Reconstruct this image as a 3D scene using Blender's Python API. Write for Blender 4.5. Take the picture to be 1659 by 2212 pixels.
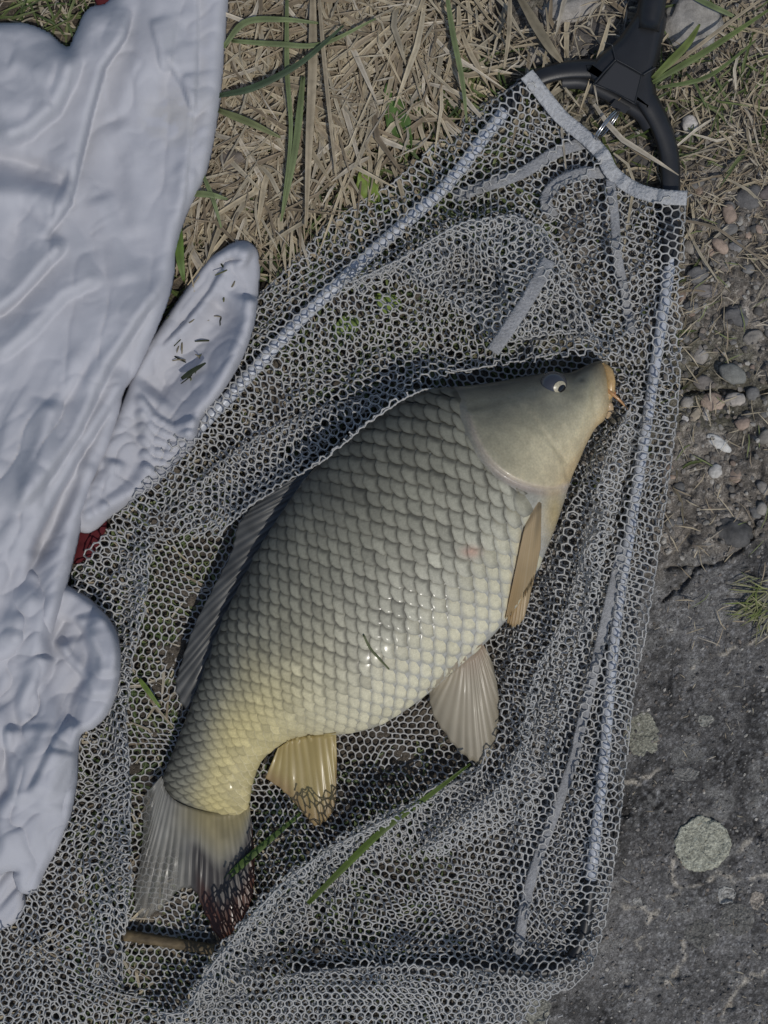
import bpy, math, random
import numpy as np

# ------------------------------------------------------------------ camera, sky, sun, exposure
PXM = 2458.0            # layout units per metre on the ground plane (layout is 1659 x 2212)
CX, CY = 829.5, 1106.0
DCAM = 1.10             # camera height in metres
scene = bpy.context.scene
for o in list(bpy.data.objects): bpy.data.objects.remove(o)
cam = bpy.data.cameras.new('camera'); camo = bpy.data.objects.new('camera', cam)
scene.collection.objects.link(camo); scene.camera = camo
camo.location = (0, 0, DCAM); camo.rotation_euler = (0, 0, 0)
cam.sensor_fit = 'VERTICAL'; cam.sensor_height = 32; cam.sensor_width = 24
cam.angle = 2 * math.atan(1106.0 / PXM / DCAM)
cam.clip_start = 0.02; cam.clip_end = 400
SUN_DIR = np.array([0.36, -0.70, 1.30]); SUN_DIR /= np.linalg.norm(SUN_DIR)
elev = math.asin(SUN_DIR[2]); azim = math.atan2(SUN_DIR[0], SUN_DIR[1])
w = bpy.data.worlds.new('World'); scene.world = w; w.use_nodes = True
nt = w.node_tree; bg = nt.nodes['Background']
sky = nt.nodes.new('ShaderNodeTexSky'); sky.sky_type = 'NISHITA'; sky.sun_disc = False
sky.sun_elevation = elev; sky.sun_rotation = azim
nt.links.new(sky.outputs[0], bg.inputs[0]); bg.inputs[1].default_value = 0.125
sl = bpy.data.lights.new('sun', 'SUN'); sl.energy = 2.9; sl.angle = math.radians(0.55); sl.color = (1, 0.955, 0.89)
so = bpy.data.objects.new('sun', sl); scene.collection.objects.link(so)
from mathutils import Vector
so.rotation_euler = Vector(SUN_DIR).to_track_quat('Z', 'Y').to_euler(); so.location = (1, -1.6, 2.6)
vs = scene.view_settings
vs.view_transform = 'Standard'; vs.look = 'None'; vs.gamma = 1; vs.use_curve_mapping = False
vs.exposure = -0.75
scene.render.engine = 'CYCLES'
scene.cycles.max_bounces = 8; scene.cycles.transparent_max_bounces = 12

# ------------------------------------------------------------------ helpers
C = scene.collection
rng = np.random.default_rng(7); random.seed(7)

def P(x, y, z=0.0):
    """layout position (x right, y down, z height, all in layout units) -> world metres"""
    x = np.asarray(x, float); y = np.asarray(y, float); z = np.asarray(z, float) / PXM
    f = (DCAM - z) / DCAM
    return np.stack(np.broadcast_arrays((x - CX) / PXM * f, (CY - y) / PXM * f, z), -1)

def mesh(name, V, F, mat, parent=None, cols=None, smooth=True, local=False):
    V = np.asarray(V, float).reshape(-1, 3)
    me = bpy.data.meshes.new(name)
    if isinstance(F, np.ndarray):
        n, k = F.shape
        me.vertices.add(len(V)); me.vertices.foreach_set('co', V.astype(np.float32).ravel())
        me.loops.add(n * k); me.loops.foreach_set('vertex_index', F.astype(np.int32).ravel())
        me.polygons.add(n); me.polygons.foreach_set('loop_start', np.arange(0, n * k, k, dtype=np.int32))
        me.update(calc_edges=True); me.validate()
    else:
        me.from_pydata([tuple(v) for v in V], [], F)
    if cols is not None:
        a = me.color_attributes.new('col', 'FLOAT_COLOR', 'POINT')
        c = np.ones((len(V), 4), np.float32); cc = np.asarray(cols); c[:, :cc.shape[1]] = cc
        a.data.foreach_set('color', c.ravel())
    me.polygons.foreach_set('use_smooth', [smooth] * len(me.polygons))
    me.materials.append(mat)
    o = bpy.data.objects.new(name, me); C.objects.link(o)
    if parent is not None: adopt(o, parent, local)
    return o

def adopt(o, parent, local=False):
    o.parent = parent
    if not local:
        off = Vector((0, 0, 0)); p = parent
        while p is not None: off += p.location; p = p.parent
        o.location = -off

def tag(o, label=None, cat=None, group=None, kind=None):
    if label: o['label'] = label
    if cat: o['category'] = cat
    if group: o['group'] = group
    if kind: o['kind'] = kind
    return o

def empty(name, loc):
    o = bpy.data.objects.new(name, None); C.objects.link(o); o.location = loc; o.empty_display_size = 0.02
    return o

def hash2(ix, iy, seed):
    h = (ix.astype(np.int64) * 374761393 + iy.astype(np.int64) * 668265263 + seed * 1442695041) & 0xffffffff
    h = ((h ^ (h >> 13)) * 1274126177) & 0xffffffff
    return (((h ^ (h >> 16)) & 0xffff) / 65535.0)

def noise(x, y, seed=0):
    x = np.asarray(x, float); y = np.asarray(y, float)
    ix = np.floor(x); iy = np.floor(y); fx = x - ix; fy = y - iy
    fx = fx * fx * fx * (fx * (fx * 6 - 15) + 10); fy = fy * fy * fy * (fy * (fy * 6 - 15) + 10)
    a = hash2(ix, iy, seed); b = hash2(ix + 1, iy, seed); c = hash2(ix, iy + 1, seed); d = hash2(ix + 1, iy + 1, seed)
    return (a + (b - a) * fx + (c - a) * fy + (a - b - c + d) * fx * fy) * 2 - 1

def fbm(x, y, seed=0, oct=4, gain=0.5):
    r = 0; amp = 1; f = 1
    for k in range(oct):
        r = r + amp * noise(np.asarray(x) * f, np.asarray(y) * f, seed + k * 17); amp *= gain; f *= 2.03
    return r

def sstep(a, b, x):
    t = np.clip((np.asarray(x, float) - a) / (b - a), 0, 1); return t * t * (3 - 2 * t)

def crom(pts, n, closed=False):
    """Catmull-Rom through pts, n samples in all"""
    p = np.asarray(pts, float)
    m = len(p)
    if closed:
        q = np.concatenate([p[-1:], p, p[:2]]); t = np.linspace(0, m, n, endpoint=False)
    else:
        q = np.concatenate([2 * p[:1] - p[1:2], p, 2 * p[-1:] - p[-2:-1]]); t = np.linspace(0, m - 1, n)
    return crom_at(q, t, m if closed else m - 1)

def crom_at(q, t, last):
    i = np.clip(np.floor(t).astype(int), 0, last - 1); f = (t - i)[..., None]
    a, b, c, d = q[i], q[i + 1], q[i + 2], q[i + 3]
    return 0.5 * ((2 * b) + (c - a) * f + (2 * a - 5 * b + 4 * c - d) * f ** 2 + (3 * b - a - 3 * c + d) * f ** 3)

def resample(pts, n):
    p = np.asarray(pts, float); d = np.r_[0, np.cumsum(np.linalg.norm(np.diff(p, axis=0), axis=1))]
    t = np.linspace(0, d[-1], n)
    return np.stack([np.interp(t, d, p[:, k]) for k in range(p.shape[1])], -1)

def polydist(x, y, pl, closed=False):
    """distance, signed side (+ = left of direction, y down), param 0..1, nearest point"""
    x = np.asarray(x, float); y = np.asarray(y, float); sh = x.shape; x = x.ravel(); y = y.ravel()
    pl = np.asarray(pl, float)
    if closed: pl = np.concatenate([pl, pl[:1]])
    best = np.full(x.shape, 1e18); side = np.zeros(x.shape); par = np.zeros(x.shape)
    nx = np.zeros(x.shape); ny = np.zeros(x.shape); m = len(pl) - 1
    for i in range(m):
        ax, ay = pl[i][:2]; bx, by = pl[i + 1][:2]; dx, dy = bx - ax, by - ay; L = dx * dx + dy * dy + 1e-12
        t = np.clip(((x - ax) * dx + (y - ay) * dy) / L, 0, 1)
        qx = ax + t * dx; qy = ay + t * dy; d = (x - qx) ** 2 + (y - qy) ** 2
        u = d < best
        best = np.where(u, d, best); par = np.where(u, (i + t) / m, par); nx = np.where(u, qx, nx); ny = np.where(u, qy, ny)
        side = np.where(u, np.sign(dy * (x - ax) - dx * (y - ay)), side)
    return np.sqrt(best).reshape(sh), side.reshape(sh), par.reshape(sh), nx.reshape(sh), ny.reshape(sh)

def inside(x, y, poly):
    x = np.asarray(x, float); y = np.asarray(y, float); r = np.zeros(x.shape, bool); n = len(poly)
    for i in range(n):
        ax, ay = poly[i]; bx, by = poly[(i + 1) % n]
        if ay == by: continue
        c = ((ay > y) != (by > y)) & (x < (bx - ax) * (y - ay) / (by - ay) + ax)
        r ^= c
    return r

def grid_faces(nu, nv, wrap_v=False):
    i, j = np.meshgrid(np.arange(nu - 1), np.arange(nv if wrap_v else nv - 1), indexing='ij')
    j2 = (j + 1) % nv
    return np.stack([i * nv + j, i * nv + j2, (i + 1) * nv + j2, (i + 1) * nv + j], -1).reshape(-1, 4)

def tube_world(W, rad, nseg=8, flat=1.0):
    """tube through world points W (n,3), radius rad (n,) metres"""
    W = np.asarray(W, float); n = len(W); rad = np.broadcast_to(np.asarray(rad, float), (n,))
    T = np.gradient(W, axis=0); T /= np.linalg.norm(T, axis=1)[:, None] + 1e-12
    up = np.tile([0., 0., 1.], (n, 1))
    S = np.cross(T, up); bad = np.linalg.norm(S, axis=1) < 1e-3
    S[bad] = [1, 0, 0]; S /= np.linalg.norm(S, axis=1)[:, None]; U = np.cross(S, T)
    a = np.linspace(0, 2 * np.pi, nseg, endpoint=False)
    V = W[:, None] + rad[:, None, None] * (np.cos(a)[None, :, None] * S[:, None] + flat * np.sin(a)[None, :, None] * U[:, None])
    F = [list(f) for f in grid_faces(n, nseg, True)]
    F.append(list(range(nseg))); F.append([(n - 1) * nseg + k for k in range(nseg)][::-1])
    return V.reshape(-1, 3), F

# ------------------------------------------------------------------ materials
def mat(name, color=(.5, .5, .5), rough=.6, attr=False, spec=.5, bump=None, var=None, transl=0, trans_tip=False,
        metal=0, coat=0, sss=0):
    m = bpy.data.materials.new(name); m.use_nodes = True
    N = m.node_tree.nodes; L = m.node_tree.links; b = N['Principled BSDF']; out = N['Material Output']
    b.inputs['Roughness'].default_value = rough; b.inputs['Specular IOR Level'].default_value = spec
    b.inputs['Metallic'].default_value = metal; b.inputs['Coat Weight'].default_value = coat
    b.inputs['Coat Roughness'].default_value = 0.12
    if sss: b.inputs['Subsurface Weight'].default_value = sss; b.inputs['Subsurface Radius'].default_value = (.004, .003, .002); b.inputs['Subsurface Scale'].default_value = 1.0
    if attr:
        a = N.new('ShaderNodeVertexColor'); a.layer_name = 'col'; col = a.outputs[0]
    else:
        a = N.new('ShaderNodeRGB'); a.outputs[0].default_value = (*color, 1); col = a.outputs[0]
    tc = N.new('ShaderNodeTexCoord')
    if var:
        for sc, amt in var:
            n = N.new('ShaderNodeTexNoise'); n.inputs['Scale'].default_value = sc; n.inputs['Detail'].default_value = 5
            L.new(tc.outputs['Object'], n.inputs['Vector'])
            r = N.new('ShaderNodeMapRange'); r.inputs[1].default_value = .3; r.inputs[2].default_value = .7
            r.inputs[3].default_value = 1 - amt; r.inputs[4].default_value = 1 + amt; L.new(n.outputs[0], r.inputs[0])
            mx = N.new('ShaderNodeVectorMath'); mx.operation = 'SCALE'
            L.new(col, mx.inputs[0]); L.new(r.outputs[0], mx.inputs['Scale']); col = mx.outputs[0]
    L.new(col, b.inputs['Base Color'])
    if bump:
        prev = None
        for sc, st, dist in bump:
            n = N.new('ShaderNodeTexNoise'); n.inputs['Scale'].default_value = sc; n.inputs['Detail'].default_value = 6
            L.new(tc.outputs['Object'], n.inputs['Vector'])
            bp = N.new('ShaderNodeBump'); bp.inputs['Strength'].default_value = st; bp.inputs['Distance'].default_value = dist
            L.new(n.outputs[0], bp.inputs['Height'])
            if prev: L.new(prev, bp.inputs['Normal'])
            prev = bp.outputs[0]
        L.new(prev, b.inputs['Normal'])
    sh = b.outputs[0]
    if transl:
        t = N.new('ShaderNodeBsdfTranslucent'); L.new(col, t.inputs[0])
        mx = N.new('ShaderNodeMixShader'); mx.inputs[0].default_value = transl
        L.new(sh, mx.inputs[1]); L.new(t.outputs[0], mx.inputs[2]); sh = mx.outputs[0]
    if trans_tip:      # thin clear membrane: the colour layer's alpha says how clear it is
        t = N.new('ShaderNodeBsdfTransparent'); mx = N.new('ShaderNodeMixShader')
        L.new(a.outputs[1], mx.inputs[0]); L.new(t.outputs[0], mx.inputs[1]); L.new(sh, mx.inputs[2]); sh = mx.outputs[0]
    L.new(sh, out.inputs[0])
    return m

M = {}
M['ground'] = mat('soil', attr=True, rough=.9, spec=.25, var=[(1500, .55), (600, .4), (200, .25)], bump=[(300, .6, .002), (1100, .8, .0012)])
M['straw'] = mat('straw', attr=True, rough=.7, spec=.3, var=[(160, .18)], transl=.15)
M['blade'] = mat('grass', attr=True, rough=.5, spec=.4, var=[(120, .15)], transl=.25)
M['net'] = mat('net_cord', color=(.45, .445, .425), rough=.55, spec=.4, var=[(9, .10)])
M['band'] = mat('net_tape', color=(.31, .315, .32), rough=.8, spec=.25, var=[(60, .15), (500, .2)], bump=[(500, .9, .0015)])
M['rim'] = mat('net_rim_tape', color=(.44, .45, .455), rough=.8, spec=.25, var=[(400, .18)], bump=[(420, .9, .002)])
M['plastic'] = mat('black_plastic', color=(.017, .018, .02), rough=.42, spec=.5, var=[(70, .2)], bump=[(900, .15, .0004)])
M['plastic_panel'] = mat('black_plastic_panel', color=(.024, .025, .028), rough=.5, spec=.5, bump=[(1500, .25, .0003)])
M['alu'] = mat('grey_tube', color=(.52, .55, .60), rough=.35, spec=.5, var=[(30, .06)])
M['steel'] = mat('steel_wire', color=(.6, .6, .6), rough=.25, metal=1)
M['cloth'] = mat('white_jersey', attr=True, rough=.9, spec=.15, var=[(14, .03)], bump=[(45, .22, .004), (150, .12, .0012), (1500, .12, .0003)])
M['skin'] = mat('fish_skin', attr=True, rough=.42, spec=.5, var=[(45, .12), (140, .10), (520, .12)], bump=[(70, .25, .002), (500, .2, .0006)], coat=.25, sss=.12)
M['scale'] = mat('fish_scale', attr=True, rough=.58, spec=.4, var=[(260, .10), (900, .10)], bump=[(650, .25, .0006)], coat=.06)
M['fin'] = mat('fish_fin', attr=True, rough=.4, spec=.5, var=[(40, .06)], transl=.38, trans_tip=True, coat=.08, bump=[(60, .04, .001)])
M['eye'] = mat('eye_cornea', color=(.045, .048, .058), rough=.12, spec=.6, coat=.5)
M['iris'] = mat('eye_iris', color=(.42, .38, .27), rough=.3, spec=.5, var=[(900, .25)])
M['pupil'] = mat('eye_pupil', color=(.004, .004, .006), rough=.08, spec=.6)
M['lip'] = mat('lip', attr=True, rough=.35, spec=.5, var=[(300, .15)], coat=.3, sss=.15)
M['stone'] = mat('stone', attr=True, rough=.75, spec=.3, var=[(180, .22), (900, .15)], bump=[(350, .5, .0012)])
M['lichen'] = mat('lichen', attr=True, rough=.95, spec=.1, var=[(420, .45), (1200, .3)], bump=[(500, 1.0, .003)])
M['reed'] = mat('reed_stem', attr=True, rough=.6, spec=.3, var=[(150, .3)], bump=[(300, .4, .0008)])

# ------------------------------------------------------------------ ground
CRACKS = [[(1760, 1060), (1655, 1101), (1629, 1126), (1624, 1156), (1599, 1191), (1549, 1216), (1514, 1226), (1440, 1225)],
          [(1480, 850), (1540, 842), (1600, 852), (1680, 846), (1760, 860)],
          [(1430, 1300), (1470, 1270), (1514, 1226)]]
VEINS = [[(1344, 1952), (1409, 1972), (1469, 1917), (1529, 1907), (1549, 1887), (1599, 1897), (1700, 1890)],
         [(1409, 1972), (1399, 2012), (1375, 2050)], [(1469, 1917), (1450, 1890), (1455, 1850)], [(1400, 2140), (1450, 2110), (1480, 2070), (1475, 2040)], [(1560, 2200), (1600, 2120), (1659, 2090)], [(1599, 1842), (1629, 1802), (1700, 1792)],
         [(1500, 1440), (1560, 1410), (1640, 1385)], [(1345, 1684), (1380, 1690), (1420, 1660)]]

def slab_mask(x, y):
    return sstep(-50, 50, y - (1215 + 60 * fbm(x / 150, y / 150, 5, 3)) + 0.10 * (x - 1450)) * sstep(1150, 1300, x + 30 * noise(x / 80, y / 80, 9) + .25 * (y - 1400))

def ground_h(x, y):
    s = slab_mask(x, y)
    soil = 9 * fbm(x / 120, y / 120, 21, 3) + 8 * fbm(x / 26, y / 26, 31, 3) + 3 * np.abs(fbm(x / 11, y / 11, 33, 2))
    slab = 2.5 * fbm(x / 160, y / 160, 41, 2) + 1.6 * fbm(x / 14, y / 14, 43, 3)
    pit = fbm(x / 45, y / 45, 47, 2); slab = slab - 8 * sstep(.75, 1.05, pit)
    h = soil * (1 - s) + slab * s - 4
    for i, c in enumerate(CRACKS):
        d, sd, pr, _, _ = polydist(x + 6 * noise(x / 14, y / 14, 51), y + 6 * noise(x / 14, y / 14, 52), c)
        wd = (9 if i == 1 else 7) * (.5 + .7 * np.abs(noise(x / 30, y / 30, 55)))
        h = h - (22 if i == 1 else 16) * (1 - sstep(.35 * wd, wd, d))
    return h

def build_ground():
    inn = lambda a, b, st: np.arange(a, b + .1, st)
    def axis(a, b, st):
        o = np.cumsum(6 * 1.45 ** np.arange(26))
        return np.r_[(a - o)[::-1], inn(a, b, st), b + o]
    ax = np.r_[axis(-40, 1700, 4.0)]; ay = axis(-40, 2252, 4.0)
    X, Y = np.meshgrid(ax, ay, indexing='ij')
    far = sstep(200, 2500, np.maximum(np.abs(X - CX) - 870, np.abs(Y - CY) - 1150))
    H = ground_h(X, Y) * (1 - far)
    s = slab_mask(X, Y)[..., None]
    n1 = fbm(X / 60, Y / 60, 61, 4)[..., None]; n2 = fbm(X / 9, Y / 9, 65, 3)[..., None]; n3 = fbm(X / 220, Y / 220, 69, 3)[..., None]
    right = sstep(900, 1250, X + 60 * noise(X / 120, Y / 120, 71))[..., None]
    dirt = np.array([.095, .08, .062]) * (1 + .35 * n1)
    soil = np.array([.185, .165, .14]) * (1 + .25 * n1 + .35 * n2)
    soil = soil + np.array([.10, .095, .085]) * sstep(.35, .8, n2)
    moss = sstep(.3, .9, n3)
    soil = soil * (1 - .35 * moss) + np.array([.05, .06, .02]) * .35 * moss
    slab = np.array([.125, .12, .113]) * (1 + .30 * n3 + .22 * n1 + .30 * n2)
    pale = sstep(.25, .9, fbm(X / 75, Y / 75, 75, 4))[..., None] * sstep(-.5, .5, n2)
    slab = slab * (1 - .55 * pale) + np.array([.22, .215, .20]) * .55 * pale
    dark = sstep(.2, .7, fbm(X / 110, Y / 110, 81, 3))[..., None]
    slab = slab * (1 - .45 * dark)
    fine = sstep(.55, 1.0, np.abs(fbm(X / 5, Y / 5, 79, 2)))[..., None]; slab = slab + .13 * fine
    blot = sstep(.35, .5, noise(X / 34, Y / 34, 83))[..., None] * sstep(-.2, .4, n1); slab = slab * (1 - .4 * blot) + np.array([.25, .245, .225]) * .4 * blot
    for v in VEINS:
        d = polydist(X + 8 * noise(X / 18, Y / 18, 85), Y + 8 * noise(X / 18, Y / 18, 86), v)[0]
        wv = ((1 - sstep(1.5, 7.5, d)) * sstep(-.55, .35, noise(X / 13, Y / 13, 87)))[..., None]
        slab = slab * (1 - .85 * wv) + np.array([.44, .40, .33]) * .85 * wv
    col = (dirt * (1 - right) + soil * right) * (1 - s) + slab * s
    col = np.clip(col, .01, .9)
    V = P(X, Y, H)
    o = mesh('ground', V.reshape(-1, 3), grid_faces(len(ax), len(ay))[:, ::-1], M['ground'], cols=col.reshape(-1, 3))
    tag(o, 'dirt, gravel and worn dark paving under the net', 'ground', kind='structure')
build_ground()

# ------------------------------------------------------------------ ribbons: straw and grass
def ribbons(specs, nseg=5):
    """specs: list of (pts (k,3) layout, width, colour tuple root, colour tuple tip) -> joined V, F, cols"""
    VV, FF, CC = [], [], []; base = 0
    for pts, wd, c0, c1 in specs:
        p = crom(pts, nseg + 1) if len(pts) > 2 else resample(pts, nseg + 1)
        T = np.gradient(p[:, :2], axis=0); T /= np.linalg.norm(T, axis=1)[:, None] + 1e-9
        S = np.stack([-T[:, 1], T[:, 0]], -1)
        t = np.linspace(0, 1, nseg + 1)
        ww = wd * .5 * np.clip(np.minimum(.55 + 1.6 * t, 1.0) * (1 - .85 * t ** 3), .08, 1)
        l = np.c_[p[:, :2] - S * ww[:, None], p[:, 2] + wd * .12]; r = np.c_[p[:, :2] + S * ww[:, None], p[:, 2] + wd * .16]
        m = np.c_[p[:, :2], p[:, 2] - wd * .12]
        V = np.stack([l, m, r], 1).reshape(-1, 3)
        VV.append(V); F = grid_faces(nseg + 1, 3) + base; FF.append(F); base += len(V)
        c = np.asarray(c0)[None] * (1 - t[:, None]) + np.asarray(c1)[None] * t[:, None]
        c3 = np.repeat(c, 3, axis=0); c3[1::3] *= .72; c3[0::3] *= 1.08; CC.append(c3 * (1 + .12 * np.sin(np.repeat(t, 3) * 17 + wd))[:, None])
    V = np.concatenate(VV); return P(V[:, 0], V[:, 1], V[:, 2]), np.concatenate(FF), np.concatenate(CC)

STRAW = [(.53, .45, .31), (.60, .52, .37), (.42, .345, .24), (.62, .555, .44), (.33, .265, .18), (.52, .46, .34)]
GREEN = [(.13, .18, .05), (.20, .25, .085), (.08, .125, .035), (.25, .29, .12), (.15, .20, .08)]
def rand_blade(x, y, L, wd, ang, zb, zt, curl, pal):
    dx, dy = math.cos(ang), math.sin(ang); nx, ny = -dy, dx
    c1 = random.gauss(0, curl) * L; c2 = random.gauss(0, curl) * L
    pts = [(x, y, zb), (x + dx * L * .33 + nx * c1, y + dy * L * .33 + ny * c1, zb + (zt - zb) * random.uniform(.4, 1)),
           (x + dx * L * .67 + nx * (c1 + c2), y + dy * L * .67 + ny * (c1 + c2), zt), (x + dx * L + nx * (c1 + 2 * c2), y + dy * L + ny * (c1 + 2 * c2), zb + (zt - zb) * random.uniform(.2, .9))]
    c = np.array(random.choice(pal)) * random.uniform(.75, 1.2)
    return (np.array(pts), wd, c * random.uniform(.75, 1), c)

def straw_density(x, y):
    d = sstep(1180, 980, x + 60 * noise(np.array(x / 90), np.array(y / 90), 91)) * .95 + .05
    d = max(float(d), (.30 * float(sstep(1330, 1480, np.array(x))) * float(sstep(620, 250, np.array(y)))))
    if x < 1150:      # thin out beside the net
        d = d * (.25 + .75 * float(sstep(25, 120, polydist(np.array([x]), np.array([y]), [(1120, 160), (1000, 215), (840, 362), (690, 452), (540, 600)])[0][0])))
    d = d * (1 - .75 * float(sstep(.25, .6, fbm(np.array(x / 170), np.array(y / 170), 93, 2))))
    return d

CLOTH_S = [(300, -100), (480, -100), (470, 130), (458, 240), (432, 370), (388, 465), (380, 520), (440, 560), (500, 510), (560, 520), (580, 600), (560, 700), (400, 1000), (-100, 1500), (-100, 40), (140, 60)]
OUT_S = [(1148, 140), (1205, 232), (1300, 332), (1362, 410), (1482, 424), (1482, 700), (1482, 1100), (240, 1080), (420, 850), (525, 630), (690, 462), (840, 372), (1000, 225)]
def build_straw():
    sp = []
    n = 0
    while n < 3300:
        x = random.uniform(380, 1720); y = random.uniform(-60, 640)
        if (x - 1490) ** 2 + (y - 268) ** 2 < 3600 or random.random() > straw_density(x, y) or bool(inside(np.array(x), np.array(y), OUT_S)) or bool(inside(np.array(x), np.array(y), CLOTH_S)): continue
        n += 1
        thick = random.random()
        L = random.uniform(45, 130) if thick < .65 else random.uniform(90, 260)
        wd = random.uniform(2.5, 6) if thick < .72 else random.uniform(5, 14)
        if x > 1330: L *= .6; wd *= .55
        a = random.gauss(1.9, 1.1)
        z = random.uniform(4, 44) if x < 1330 else random.uniform(2, 10)
        sp.append(rand_blade(x, y, L, wd, a, z, z + random.uniform(-6, 20), .13, STRAW))
    for k in range(5200):                                    # fine litter
        x = random.uniform(-40, 1720); y = random.uniform(-60, 620)
        if (x - 1490) ** 2 + (y - 268) ** 2 < 1600 or random.random() > straw_density(x, y) + .1 or bool(inside(np.array(x), np.array(y), OUT_S)) or bool(inside(np.array(x), np.array(y), CLOTH_S)): continue
        sp.append(rand_blade(x, y, random.uniform(12, 50), random.uniform(1.5, 4.5), random.uniform(0, 6.3), random.uniform(3, 24), random.uniform(6, 32), .12, STRAW))
    for k in range(1500):                                    # flattened under the net
        x = random.uniform(380, 1480); y = random.uniform(160, 1100)
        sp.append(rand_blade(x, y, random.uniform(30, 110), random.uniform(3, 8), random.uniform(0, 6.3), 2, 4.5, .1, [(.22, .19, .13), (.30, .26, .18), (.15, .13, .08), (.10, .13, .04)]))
    for k in range(700):                                     # under the cloth corner and the net's left side
        x = random.uniform(-60, 620); y = random.uniform(-60, 2260)
        sp.append(rand_blade(x, y, random.uniform(40, 130), random.uniform(3, 7), random.uniform(0, 6.3), 3, 9, .1, STRAW))
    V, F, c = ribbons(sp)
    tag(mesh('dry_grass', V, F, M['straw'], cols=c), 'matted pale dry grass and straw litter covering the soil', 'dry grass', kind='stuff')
    sp = []
    for k in range(420):                                     # clippings over the gravel
        x = random.uniform(1440, 1720); y = random.uniform(300, 1420) ** 1.0
        if random.random() > .25 + .75 * float(sstep(1300, 500, np.array(y))): continue
        sp.append(rand_blade(x, y, random.uniform(14, 70), random.uniform(1.4, 3.2), random.uniform(0, 6.3), 8, 13, .06, STRAW[:4] + GREEN[3:4]))
    for k in range(60):                                      # small tuft on the paving
        a = random.gauss(2.6, .5); sp.append(rand_blade(1650 + random.gauss(0, 14), 1300 + random.gauss(0, 22), random.uniform(30, 75), random.uniform(2, 4), a, 3, 14, .08, [(.30, .31, .14), (.22, .27, .08), (.42, .40, .24)]))
    for k in range(110):
        sp.append(rand_blade(random.uniform(1340, 1720), random.uniform(1300, 2250), random.uniform(5, 22), random.uniform(1, 2), random.uniform(0, 6.3), 3, 5, .06, STRAW))
    V, F, c = ribbons(sp, 3)
    tag(mesh('grass_clippings', V, F, M['straw'], cols=c), 'thin pale clippings scattered over the gravel and paving', 'clippings', kind='stuff')
    sp = []
    zones = [((540, 1120), (120, 520), 420), ((-60, 330), (-60, 120), 120), ((330, 1200), (480, 900), 330), ((150, 520), (1000, 2260), 560),
             ((500, 950), (1650, 2200), 260), ((1380, 1700), (-40, 330), 90), ((360, 560), (380, 660), 60)]
    for (x0, x1), (y0, y1), n in zones:
        for k in range(n):
            x = random.uniform(x0, x1); y = random.uniform(y0, y1)
            z = random.uniform(2, 5)
            sp.append(rand_blade(x, y, random.uniform(40, 120), random.uniform(3, 7.5), random.uniform(0, 6.3), z, z + random.uniform(1, 4 if y > 480 else 34), .09, GREEN))
    V, F, c = ribbons(sp)
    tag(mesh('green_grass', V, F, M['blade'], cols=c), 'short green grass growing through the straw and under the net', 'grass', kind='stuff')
build_straw()

G1, G2, G3, ST = (.25, .31, .14), (.18, .24, .085), (.085, .13, .07), (.47, .40, .28)
def blade(pts, wd, c, z=(40, 55, 45), name='grass_stalk', label='', group=None, cat='grass blade', nseg=16):
    pts = np.array(pts, float); zz = np.interp(np.linspace(0, 1, len(pts)), np.linspace(0, 1, len(z)), z) + (22 if pts[:, 1].max() < 610 and cat != 'clipping' else 0)
    p3 = np.c_[pts, zz]; loc = P(*p3[0])
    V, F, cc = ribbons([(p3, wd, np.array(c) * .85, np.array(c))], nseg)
    o = mesh(name, V - loc, F, M['straw'] if 'straw' in name else M['blade'], cols=cc); o.location = loc
    sol = o.modifiers.new('thickness', 'SOLIDIFY'); sol.thickness = .0004
    return tag(o, label, cat, group)

blade([(620, -20), (620, 150), (628, 290), (608, 470)], 10, G1, label='long upright green blade crossing the straw beside a flattened reed leaf')
blade([(655, 165), (638, 320), (607, 478)], 15, G1, (35, 50, 40), label='broad light green blade slanting over the straw to a point at the net')
blade([(482, 102), (530, 48), (610, 42), (690, 50)], 14, G1, label='bent light green blade arching out from the white cloth edge')
blade([(500, 88), (600, 95), (695, 95), (812, 40)], 12, G1, label='green blade running sideways across the straw with upturned tip')
blade([(470, 207), (550, 188), (650, 135), (742, 55)], 15, G3, (45, 66, 60), label='dark blue-green blade curving up from the cloth over the straw')
blade([(472, 238), (540, 265), (606, 297)], 16, (.24, .27, .12), label='yellowish green blade sticking out from under the cloth')
blade([(676, -20), (675, 150), (668, 300), (661, 492)], 20, ST, (40, 50, 52), name='straw_leaf', cat='dry leaf', label='wide flattened pale dry reed leaf pointing at the net')
blade([(688, -20), (700, 125), (715, 275), (726, 382)], 9, ST, (55, 60, 45), name='straw_leaf', cat='dry leaf', label='narrow pale dry stalk lying beside the wide reed leaf')
blade([(435, 370), (460, 430), (478, 492)], 9, G1, label='short green blade beside the cloth below the dry leaf')
blade([(405, 418), (450, 420), (492, 430)], 14, G1, label='short broad green blade poking out under the cloth hem')
blade([(384, 470), (388, 550), (397, 606)], 20, (.15, .24, .05), (30, 40, 30), label='wide bright green blade between the cloth and its rolled sleeve')
blade([(964, -20), (979, 75), (999, 175), (1008, 262)], 12, G1, label='green blade falling across the straw to the net mouth')
blade([(1102, -20), (1099, 75), (1089, 148)], 10, ST, name='straw_leaf', cat='dry leaf', label='pale dry stalk standing near the plastic net head')
blade([(1120, -10), (1180, 90), (1216, 138)], 22, (.30, .26, .18), (24, 34, 24), name='straw_leaf', cat='dry leaf', label='broad split dry leaf running under the plastic net head')
blade([(1410, 170), (1480, 100), (1512, 52)], 17, (.22, .28, .08), label='broad yellow-green blade beside the net handle')
blade([(1410, 178), (1529, 108), (1670, 15)], 14, (.20, .26, .09), label='long yellow-green blade reaching away from the net handle')
blade([(1420, 190), (1529, 165), (1632, 88)], 9, G2, label='slender green blade under the yellow-green blades by the handle')
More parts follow.
